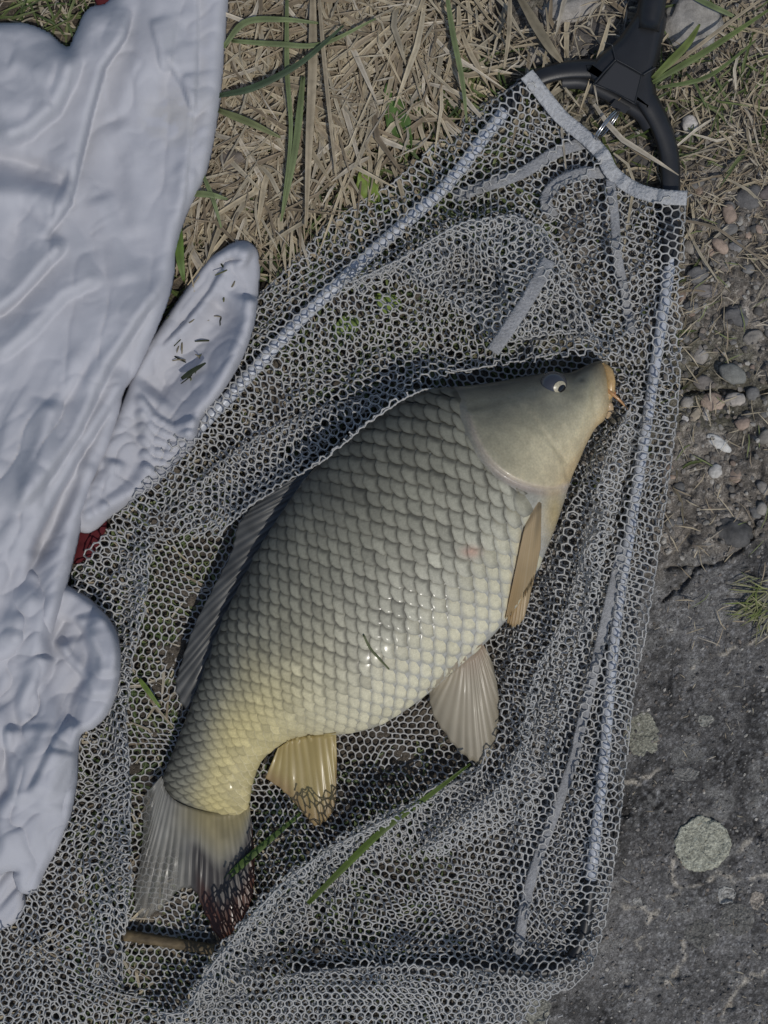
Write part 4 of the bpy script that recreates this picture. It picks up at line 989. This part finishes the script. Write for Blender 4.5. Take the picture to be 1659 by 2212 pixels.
def build_head():
    def arm(pts, z, wd, label):
        p = crom(pts, 60); T = np.gradient(p, axis=0); T /= np.linalg.norm(T, axis=1)[:, None]; S = np.stack([-T[:, 1], T[:, 0]], -1)
        t = np.linspace(0, 1, 60); zt = np.interp(t, np.linspace(0, 1, len(z)), z); ww = np.interp(t, np.linspace(0, 1, len(wd)), wd)
        prof = [(-1, .25), (-1.02, .6), (-.97, .80), (-.84, .93), (-.62, .99), (0, 1.02), (.62, .99), (.84, .93), (.97, .80), (1.02, .6), (1, .25), (0, .2)]
        V = np.stack([np.c_[p + S * (k * ww)[:, None], zt * q] for k, q in prof], 1)
        F = [list(f) for f in grid_faces(60, len(prof), True)]; F.append(list(range(len(prof)))); F.append([59 * len(prof) + k for k in range(len(prof))][::-1])
        mesh('frame_arm', P(V[..., 0], V[..., 1], V[..., 2]).reshape(-1, 3), F, M['plastic'], net)['label'] = label
    arm([(1345, 165), (1300, 152), (1250, 150), (1205, 155), (1165, 168), (1128, 196), (1090, 240)], [66, 62, 56, 50, 46], [26, 22, 20, 19, 18], 'black plastic arm curving from the net head')
    arm([(1352, 150), (1394, 212), (1419, 255), (1437, 300), (1447, 350), (1449, 430), (1449, 520), (1446, 575)], [66, 62, 54, 46, 40, 36], [26, 24, 22, 21, 20, 18], 'black plastic arm running under the net edge')
    # central block: outline with rounded shoulders, three stacked contours
    o = np.array([(1372, 36), (1362, 50), (1342, 78), (1322, 98), (1302, 114), (1282, 134), (1262, 140), (1276, 172), (1300, 190), (1334, 206), (1374, 228), (1394, 246), (1416, 236), (1416, 205), (1413, 160), (1424, 116), (1432, 75), (1438, 44), (1430, 22), (1404, 12), (1382, 20)], float)
    o = crom(o, 120, True); c = o.mean(0)
    nrm = np.roll(o, -1, 0) - np.roll(o, 1, 0); nrm /= np.linalg.norm(nrm, axis=1)[:, None]; nrm = np.stack([-nrm[:, 1], nrm[:, 0]], -1)
    if ((o + nrm * 2 - c) ** 2).sum() < ((o - c) ** 2).sum(): nrm = -nrm
    prof = [(0, 12), (1.5, 20), (2, 44), (0, 56), (-4, 64), (-10, 69), (-18, 71)]
    V = []; 
    for off, z in prof:
        q = o + nrm * off; zz = z + (105 - q[:, 1]) * .06 * (z > 40)
        V.append(P(q[:, 0], q[:, 1], zz))
    V = np.concatenate(V); F = [list(f) for f in grid_faces(len(prof), 120, True)]
    F.append([(len(prof) - 1) * 120 + k for k in range(120)]); F.append(list(range(120))[::-1])
    b = mesh('net_head', V, F, M['plastic'], net); b['label'] = 'black moulded plastic head joining handle and frame'
    # raised panel and seam ribs
    q = np.array([(1330, 130), (1388, 162), (1373, 224), (1286, 182)], float); c = q.mean(0)
    V = []
    for sc, z in ((1.0, 66), (1.0, 72), (.94, 75.0), (.90, 73.2)):
        p = c + (q - c) * sc; V.append(P(p[:, 0], p[:, 1], z - (p[:, 1] - 170) * .05))
    V = np.concatenate(V); F = [list(f) for f in grid_faces(4, 4, True)] + [[12, 13, 14, 15]]
    mesh('panel', V, F, M['plastic_panel'], b, smooth=False)
    for pts in ([(1322, 97), (1326, 112), (1330, 128), (1360, 144), (1389, 161)], [(1389, 162), (1400, 155), (1416, 146)], [(1330, 129), (1308, 152), (1284, 180)], [(1284, 182), (1330, 200), (1374, 226)]):
        p = resample(pts, 20); Vv, Ff = tube_world(P(p[:, 0], p[:, 1], 73.5 - (p[:, 1] - 140) * .055), 2.2 / PXM, 8); mesh('rib', Vv, Ff, M['plastic'], b)
    # inner flange with moulding marks
    p = crom([(1215, 176), (1255, 176), (1290, 190), (1340, 216), (1385, 246), (1404, 276)], 50)
    T = np.gradient(p, axis=0); T /= np.linalg.norm(T, axis=1)[:, None]; S = np.stack([-T[:, 1], T[:, 0]], -1)
    V = np.stack([np.concatenate([p + S * k, np.full((50, 1), z)], 1) for k, z in ((-8, 50), (4, 46), (16, 40), (18, 22), (-8, 22))], 1)
    mesh('flange', P(V[..., 0], V[..., 1], V[..., 2]).reshape(-1, 3), grid_faces(50, 5, True), M['plastic_panel'], b)
    q = np.array([(1330, 214), (1362, 232), (1350, 246), (1318, 228)], float); V = np.concatenate([P(q[:, 0], q[:, 1], 30), P(q[:, 0], q[:, 1], 54)])
    mesh('ring_lug', V, [[0, 1, 5, 4], [1, 2, 6, 5], [2, 3, 7, 6], [3, 0, 4, 7], [4, 5, 6, 7], [3, 2, 1, 0]], M['plastic_panel'], b, smooth=False)
    # handle
    p = resample([(1398, 70), (1408, 10), (1424, -60), (1520, -480)], 30)
    V, F = tube_world(P(p[:, 0], p[:, 1], np.linspace(60, 66, 30)), np.where(np.arange(30) < 2, 26, 29) / PXM, 28)
    mesh('handle', V, F, M['plastic'], net)['label'] = 'black tubular handle of the landing net'
    # split ring: two thin coils hanging between lug and rim tape
    for k in range(2):
        a = np.linspace(0, 2 * np.pi, 49)
        cxr, cyr = 1310 + 4 * k, 268 + 2 * k; dx, dy = -.62, .785
        u = 40 * np.cos(a); v = 5.5 * np.sin(a)
        X = cxr + dx * u - dy * v; Y = cyr + dy * u + dx * v; Z = 56 + 26 * np.sin(a) + 5 * k
        V, F = tube_world(P(X, Y, Z), 1.9 / PXM, 8); mesh('split_ring', V, F, M['steel'], net)
build_head()

# ------------------------------------------------------------------ white cloth
shirt = empty('white_garment', P(200, 1000, 0)); tag(shirt, 'crumpled white jersey garment lying over the grass and net', 'garment')
def fold(x, y, pl, amp, w, decay, fade=.15):
    """overlapping fold: a step that is high on its + side and dies away"""
    d, sd, pr, _, _ = polydist(x, y, pl); s = d * sd
    f = sstep(0, fade, pr) * sstep(1, 1 - fade, pr)
    return 1.35 * amp * f * sstep(-w, w, s) * np.exp(-np.maximum(s, 0) / decay)

def cloth_sheet(name, poly, hf, thick=3.0, edge=26, step=5.0, label=None, stain=None, base=6):
    pl = crom(poly, len(poly) * 8, True)
    x0, y0 = pl.min(0); x1, y1 = pl.max(0)
    X, Y = np.meshgrid(np.arange(x0 - step, x1 + step, step), np.arange(y0 - step, y1 + step, step), indexing='ij')
    ins = inside(X, Y, pl); d, sd, pr, nx, ny = polydist(X, Y, pl, True)
    keep = ins | (d < step * .75)
    X = np.where(ins, X, nx); Y = np.where(ins, Y, ny); d = np.where(ins, d, 0)
    nu, nv = X.shape; F = grid_faces(nu, nv)
    kf = keep.ravel()[F].all(1); F = F[kf]
    H = hf(X, Y)
    e = np.sqrt(np.clip(1 - (1 - np.clip(d / edge, 0, 1)) ** 2, 0, 1))
    Z = base + (H - base) * (.10 + .90 * e)
    c = np.tile(np.array([.49, .495, .525]), (nu, nv, 1)) * (1 + .02 * fbm(X / 40, Y / 40, 601, 3)[..., None])
    if stain:
        for (sx, sy, rx, ry, k) in stain:
            q = np.exp(-(((X - sx) / rx) ** 2 + ((Y - sy) / ry) ** 2)) * sstep(-.6, .5, fbm(X / 22, Y / 22, 611, 3)); c = c * (1 - k * q[..., None]) + np.array([.42, .39, .32]) * k * q[..., None]
    ids = np.unique(F); rm = -np.ones(nu * nv, int); rm[ids] = np.arange(len(ids))
    V = P(X, Y, Z).reshape(-1, 3)[ids]
    o = mesh(name, V, rm[F][:, ::-1], M['cloth'], shirt, cols=c.reshape(-1, 3)[ids])
    sol = o.modifiers.new('thickness', 'SOLIDIFY'); sol.thickness = thick / PXM; sol.offset = -1
    sm = o.modifiers.new('smooth', 'SMOOTH'); sm.iterations = 1; sm.factor = .4
    if label: o['label'] = label
    return o
def crease(x, y, seed, ang, l=120, wd=26, amp=8):
    """soft lengthwise folds: rounded crests, narrower valleys"""
    ca, sa = math.cos(ang), math.sin(ang); u = (x * ca + y * sa); v = (-x * sa + y * ca)
    v = v + 22 * noise(u / 120, v / 120, seed + 1)
    n = noise(u / (l * 1.6), v / wd, seed); n2 = noise(u / l, v / (wd * .45), seed + 4)
    k = sstep(-.3, .6, noise(u / 140, v / 140, seed + 9))
    return amp * 1.3 * np.tanh(1.6 * n) + amp * .45 * n2 * k

def wrinkle(x, y, seed, ang, l, wd, amp):
    """sharp short creases: narrow valleys between puffed patches"""
    ca, sa = math.cos(ang), math.sin(ang); u = x * ca + y * sa; v = -x * sa + y * ca
    u2 = u + 26 * noise(u / 60, v / 60, seed + 1); v2 = v + 18 * noise(u / 70, v / 70, seed + 2)
    n = np.abs(noise(u2 / l, v2 / wd, seed)); return amp * np.minimum(n * 3.2, 1.0) ** .7
def h_clothA(x, y):
    h = 84 + 22 * fbm(x / 300, y / 300, 621, 2)
    m = sstep(640, 900, y)
    h = h + crease(x, y, 631, 1.80, 230, 85, 9) * (1 - m) + crease(x, y, 641, 2.08, 200, 52, 15) * m
    h = h + 2.2 * fbm(x / 60, y / 60, 651, 2) + crease(x, y, 653, 1.4, 70, 22, 2.2) * sstep(-.2, .5, noise(x / 130, y / 130, 657)) + crease(x, y, 655, 2.5, 60, 20, 2.4) * sstep(0, .6, noise(x / 120, y / 120, 659))
    h = h + wrinkle(x, y, 801, 1.7, 150, 70, 5) + wrinkle(x, y, 805, 2.6, 70, 40, 4) * sstep(-.3, .4, noise(x / 150, y / 150, 807)) + wrinkle(x, y, 809, .9, 60, 34, 2) + 8 * sstep(700, 950, y) * wrinkle(x, y, 811, 2.1, 150, 42, 1)
    h = h + fold(x, y, [(285, 10), (267, 80), (222, 145), (196, 240), (172, 340), (148, 440), (75, 545)][::-1], 40, 9, 150)
    h = h - ridge(x, y, [(-60, 330), (40, 352), (100, 372), (160, 400)], 40, 24, 44) + ridge(x, y, [(-20, 415), (60, 415), (140, 440)], 16, 26)
    h = h + fold(x, y, [(175, 110), (150, 180), (120, 240), (60, 290), (-20, 310)][::-1], 44, 20, 90)
    h = h + ridge(x, y, [(20, 130), (70, 150), (120, 165)], 14, 22) + ridge(x, y, [(-20, 230), (60, 225), (110, 215)], 12, 24)
    h = h + fold(x, y, [(428, -60), (426, 60), (423, 180), (412, 300), (398, 420), (372, 560)], -9, 3, 200, .02)
    h = h + fold(x, y, [(325, 40), (342, 100), (350, 158)], 14, 6, 36) + fold(x, y, [(348, 110), (395, 185), (418, 240)], 13, 6, 40)
    h = h + fold(x, y, [(395, 160), (402, 200), (420, 250)], 12, 6, 40)
    h = h + ridge(x, y, [(250, 260), (285, 330), (285, 420), (300, 520)], 14, 28) + ridge(x, y, [(210, 420), (250, 510), (270, 620)], 14, 30)
    h = h + fold(x, y, [(150, 520), (90, 585), (40, 640), (-20, 690)][::-1], 40, 14, 90) + fold(x, y, [(230, 600), (140, 640), (70, 720), (-20, 790)][::-1], 30, 16, 80)
    h = h + fold(x, y, [(372, 590), (300, 690), (235, 790), (170, 930), (90, 1050), (20, 1120)][::-1], 40, 12, 90)
    h = h + fold(x, y, [(290, 800), (235, 880), (165, 990), (105, 1100), (45, 1230)][::-1], 44, 12, 60)
    h = h + ridge(x, y, [(110, 860), (90, 980), (40, 1110)], 26, 30) + ridge(x, y, [(215, 1000), (170, 1090), (120, 1240), (90, 1380)], 30, 30)
    h = h - ridge(x, y, [(190, 1010), (130, 1110), (70, 1230), (40, 1350)], 30, 22) + ridge(x, y, [(60, 1180), (50, 1290), (30, 1400)], 26, 22)
    return h
def h_clothB(x, y):
    h = wrinkle(x, y, 821, 2.2, 70, 34, 7) + wrinkle(x, y, 825, 1.2, 50, 30, 4) + 50 + 8 * fbm(x / 120, y / 120, 661, 2)
    h = h + ridge(x, y, [(555, 640), (540, 720), (500, 800), (455, 880), (415, 960)], 62, 24, 34, .05)
    h = h - ridge(x, y, [(500, 640), (440, 720), (370, 800), (320, 860)], 46, 44)
    h = h + ridge(x, y, [(390, 600), (440, 560), (500, 535), (545, 560)], 46, 20) + fold(x, y, [(540, 560), (490, 570), (455, 630), (400, 700), (340, 760)], 26, 6, 40)
    for k in range(6):
        h = h + ridge(x, y, [(296 + 2 * k, 850 + 30 * k), (330, 900 + 24 * k), (375, 925 + 20 * k), (432 - 8 * k, 905 + 24 * k)], 22, 7, 12)
    h = h + crease(x, y, 671, 2.5, 90, 26, 6) * sstep(930, 1050, y) + 2 * fbm(x / 30, y / 30, 673, 3)
    h = h + ridge(x, y, [(250, 990), (230, 1060), (180, 1130)], 24, 26) + ridge(x, y, [(330, 1000), (290, 1060), (210, 1110)], 16, 16)
    return h
def h_clothC(x, y):
    h = 58 + 10 * fbm(x / 160, y / 160, 681, 2) + wrinkle(x, y, 831, 1.72, 260, 62, 9) + wrinkle(x, y, 835, 2.2, 130, 60, 5) + crease(x, y, 691, 1.72, 260, 52, 20) + 2 * noise(x / 60, y / 60, 693) + crease(x, y, 695, 1.9, 120, 26, 3)
    h = h - 24 * sstep(1560, 1480, y) * sstep(120, 200, x)
    h = h + fold(x, y, [(160, 1560), (190, 1620), (215, 1690), (215, 1760)], 22, 9, 60) + fold(x, y, [(120, 1640), (150, 1700), (190, 1760), (200, 1830)], 24, 9, 60)
    h = h + ridge(x, y, [(60, 1450), (90, 1600), (70, 1760), (110, 1900), (80, 2060)], 26, 34) - ridge(x, y, [(150, 1560), (110, 1640), (90, 1700)], 26, 18)
    h = h + ridge(x, y, [(140, 1980), (110, 2080), (95, 2180)], 18, 26) + fold(x, y, [(10, 1900), (20, 2020), (30, 2160)], 26, 9, 80)
    h = h + fold(x, y, [(160, 1880), (120, 1950), (90, 2040), (60, 2130)], 20, 10, 60)
    return h
A = [(494, -120), (492, 0), (483, 130), (472, 240), (446, 370), (402, 465), (380, 540), (374, 600), (360, 655), (330, 728), (298, 800), (268, 845), (258, 890), (234, 970), (200, 1040), (180, 1110), (160, 1200), (142, 1270), (124, 1335), (100, 1390), (20, 1430), (-120, 1440),
     (-140, 800), (-140, 60), (0, 52), (55, 53), (105, 72), (145, 104), (162, 78), (190, 22), (230, 8), (262, -30), (300, -120)]
cloth_sheet('upper_panel', A, h_clothA, stain=[(375, 255, 60, 55, .34), (440, 120, 12, 200, .10), (440, 480, 22, 120, .12)], label='smooth upper fold of the white garment', edge=30, base=26)
B = [(440, 575), (480, 540), (520, 520), (548, 530), (559, 560), (558, 620), (548, 700), (520, 780), (470, 860), (435, 905), (420, 960), (380, 1000), (345, 1040), (300, 1072), (240, 1115), (190, 1150), (150, 1120), (200, 1000), (260, 880), (300, 780), (350, 700)]
cloth_sheet('sleeve', B, h_clothB, stain=[(300, 920, 30, 40, .12)], label='gathered sleeve edge of the white garment holding grass bits', edge=24, step=4, base=14)
Cc = [(120, 1440), (160, 1462), (205, 1490), (242, 1530), (258, 1590), (256, 1680), (235, 1745), (180, 1790), (168, 1850), (160, 1930), (140, 2040), (120, 2110), (96, 2180), (72, 2224), (40, 2222), (30, 2180), (10, 2150), (-120, 2150), (-120, 1400), (20, 1380)]
Cc = [(x * 1.0, y if y < 1750 else 1750 + (y - 1750) * .372) for x, y in Cc]
Cc = [(120, 1260), (150, 1268), (200, 1300), (240, 1345), (258, 1395), (258, 1470), (240, 1530), (205, 1570), (172, 1592), (166, 1680), (152, 1760), (130, 1820), (98, 1880), (78, 1924), (45, 1926), (30, 1895), (20, 1880), (-120, 1890), (-120, 1200), (20, 1200)]
def h_C(x, y): return 18 + h_clothC(x, (y - 1260) * 1.45 + 1460)
cloth_sheet('lower_panel', Cc, h_C, label='deeply creased lower part of the white garment', edge=18, step=3.5, base=12)
Dd = [(-120, 1860), (30, 1870), (52, 1930), (46, 1975), (0, 2008), (-120, 2030)]
cloth_sheet('hem', Dd, lambda x, y: 34 + crease(x, y, 701, 2.2, 80, 24, 7), label='hem corner of the white garment on the mesh', edge=20, step=4)

def red_cloth(poly, z, label):
    global shirt
    keep = shirt; shirt = None
    o = cloth_sheet('red_cloth', poly, lambda x, y: z + 5 * noise(x / 22, y / 22, 901), edge=10, step=3.5, base=z - 8)
    shirt = keep
    a = o.data.color_attributes['col']; n = len(o.data.vertices)
    a.data.foreach_set('color', np.tile(np.array([.10, .018, .022, 1], np.float32), n)); tag(o, label, 'cloth')
red_cloth([(205, -60), (262, -60), (262, 12), (236, 20), (208, 6)], 40, 'dark red fabric showing behind the top edge of the white garment')
red_cloth([(150, 1150), (190, 1118), (228, 1122), (222, 1160), (196, 1200), (155, 1215)], 12, 'dark red fabric peeking out under the net beside the white garment')
# bits of grass caught on the cloth and the net
random.seed(21)
for k in range(26):
    x = random.uniform(365, 535); y = 560 + random.uniform(0, 260) ; x = min(x, 540 - .5 * (y - 560)); L = random.uniform(10, 34); a = random.gauss(2.2, .9)
    h = float(h_clothB(np.array([x]), np.array([y]))[0]) + 4
    c = random.choice([(.03, .035, .02), (.05, .06, .02), (.16, .17, .06), (.30, .26, .16)])
    blade([(x, y), (x + L * .5 * math.cos(a), y + L * .5 * math.sin(a) + random.gauss(0, 2)), (x + L * math.cos(a), y + L * math.sin(a))], random.uniform(1.6, 3.6), c, (h, h + 4, h + 2),
          name='grass_clipping', label='tiny dark grass clipping caught on the gathered white sleeve', group='grass bits on the sleeve', cat='clipping', nseg=5)
h0 = 62
blade([(392, 818), (418, 800), (444, 784)], 11, (.045, .06, .03), (h0 - 4, h0 + 6, h0 + 16), name='grass_clipping', cat='clipping', label='long dark grass piece lying in the sleeve fold')
blade([(485, 1902), (550, 1842), (652, 1755)], 16, (.10, .17, .03), (44, 58, 64), label='green blade lying over the tail fin')
blade([(665, 1952), (750, 1867), (829, 1792), (929, 1717), (1016, 1650)], 15, (.13, .20, .035), [float(h_right(np.array([a_]), np.array([b_]))[0]) + 12 for a_, b_ in [(665, 1952), (750, 1867), (829, 1792), (929, 1717), (1016, 1650)]], label='long green blade lying along the net fold below the pelvic fin')
def on_body(x, y):
    zz = body(np.linspace(10, 24, 90)[:, None], np.linspace(-1.5, 1.5, 90)[None]).reshape(-1, 3); return float(zz[np.argmin((zz[:, 0] - x) ** 2 + (zz[:, 1] - y) ** 2), 2])
pp = [(785, 1371), (800, 1401), (820, 1424), (841, 1446)]
blade(pp, 4.5, (.12, .15, .05), [on_body(*q) + 6 for q in pp], label='thin green blade stuck to the carp flank')
blade([(300, 1466), (322, 1496), (346, 1528)], 11, (.20, .30, .06), (22, 24, 20), label='bright green blade under the mesh beside the dorsal fin')
blade([(425, 75), (412, 98), (408, 118)], 2.5, (.03, .03, .025), (96, 97, 96), name='grass_clipping', cat='clipping', label='small dark twig near the garment hem')

def build_reed():
    p = resample([(230, 2016), (283, 2022), (370, 2036), (462, 2052)], 30)
    V, F = tube_world(P(p[:, 0], p[:, 1], np.linspace(30, 34, 30)), 11.5 / PXM * (1 + .12 * np.sin(np.arange(30) * .9) ** 8), 14, .8)
    col = np.tile(np.array([.115, .085, .045]), (len(V), 1)) * (1 + .35 * noise(V[:, :1] * 150, V[:, 1:2] * 900, 9))
    loc = P(230, 2016, 30); o = mesh('reed_stem', V - loc, F, M['reed'], cols=col); o.location = loc
    tag(o, 'short brown reed stem lying on the mesh below the tail', 'stem')
build_reed()
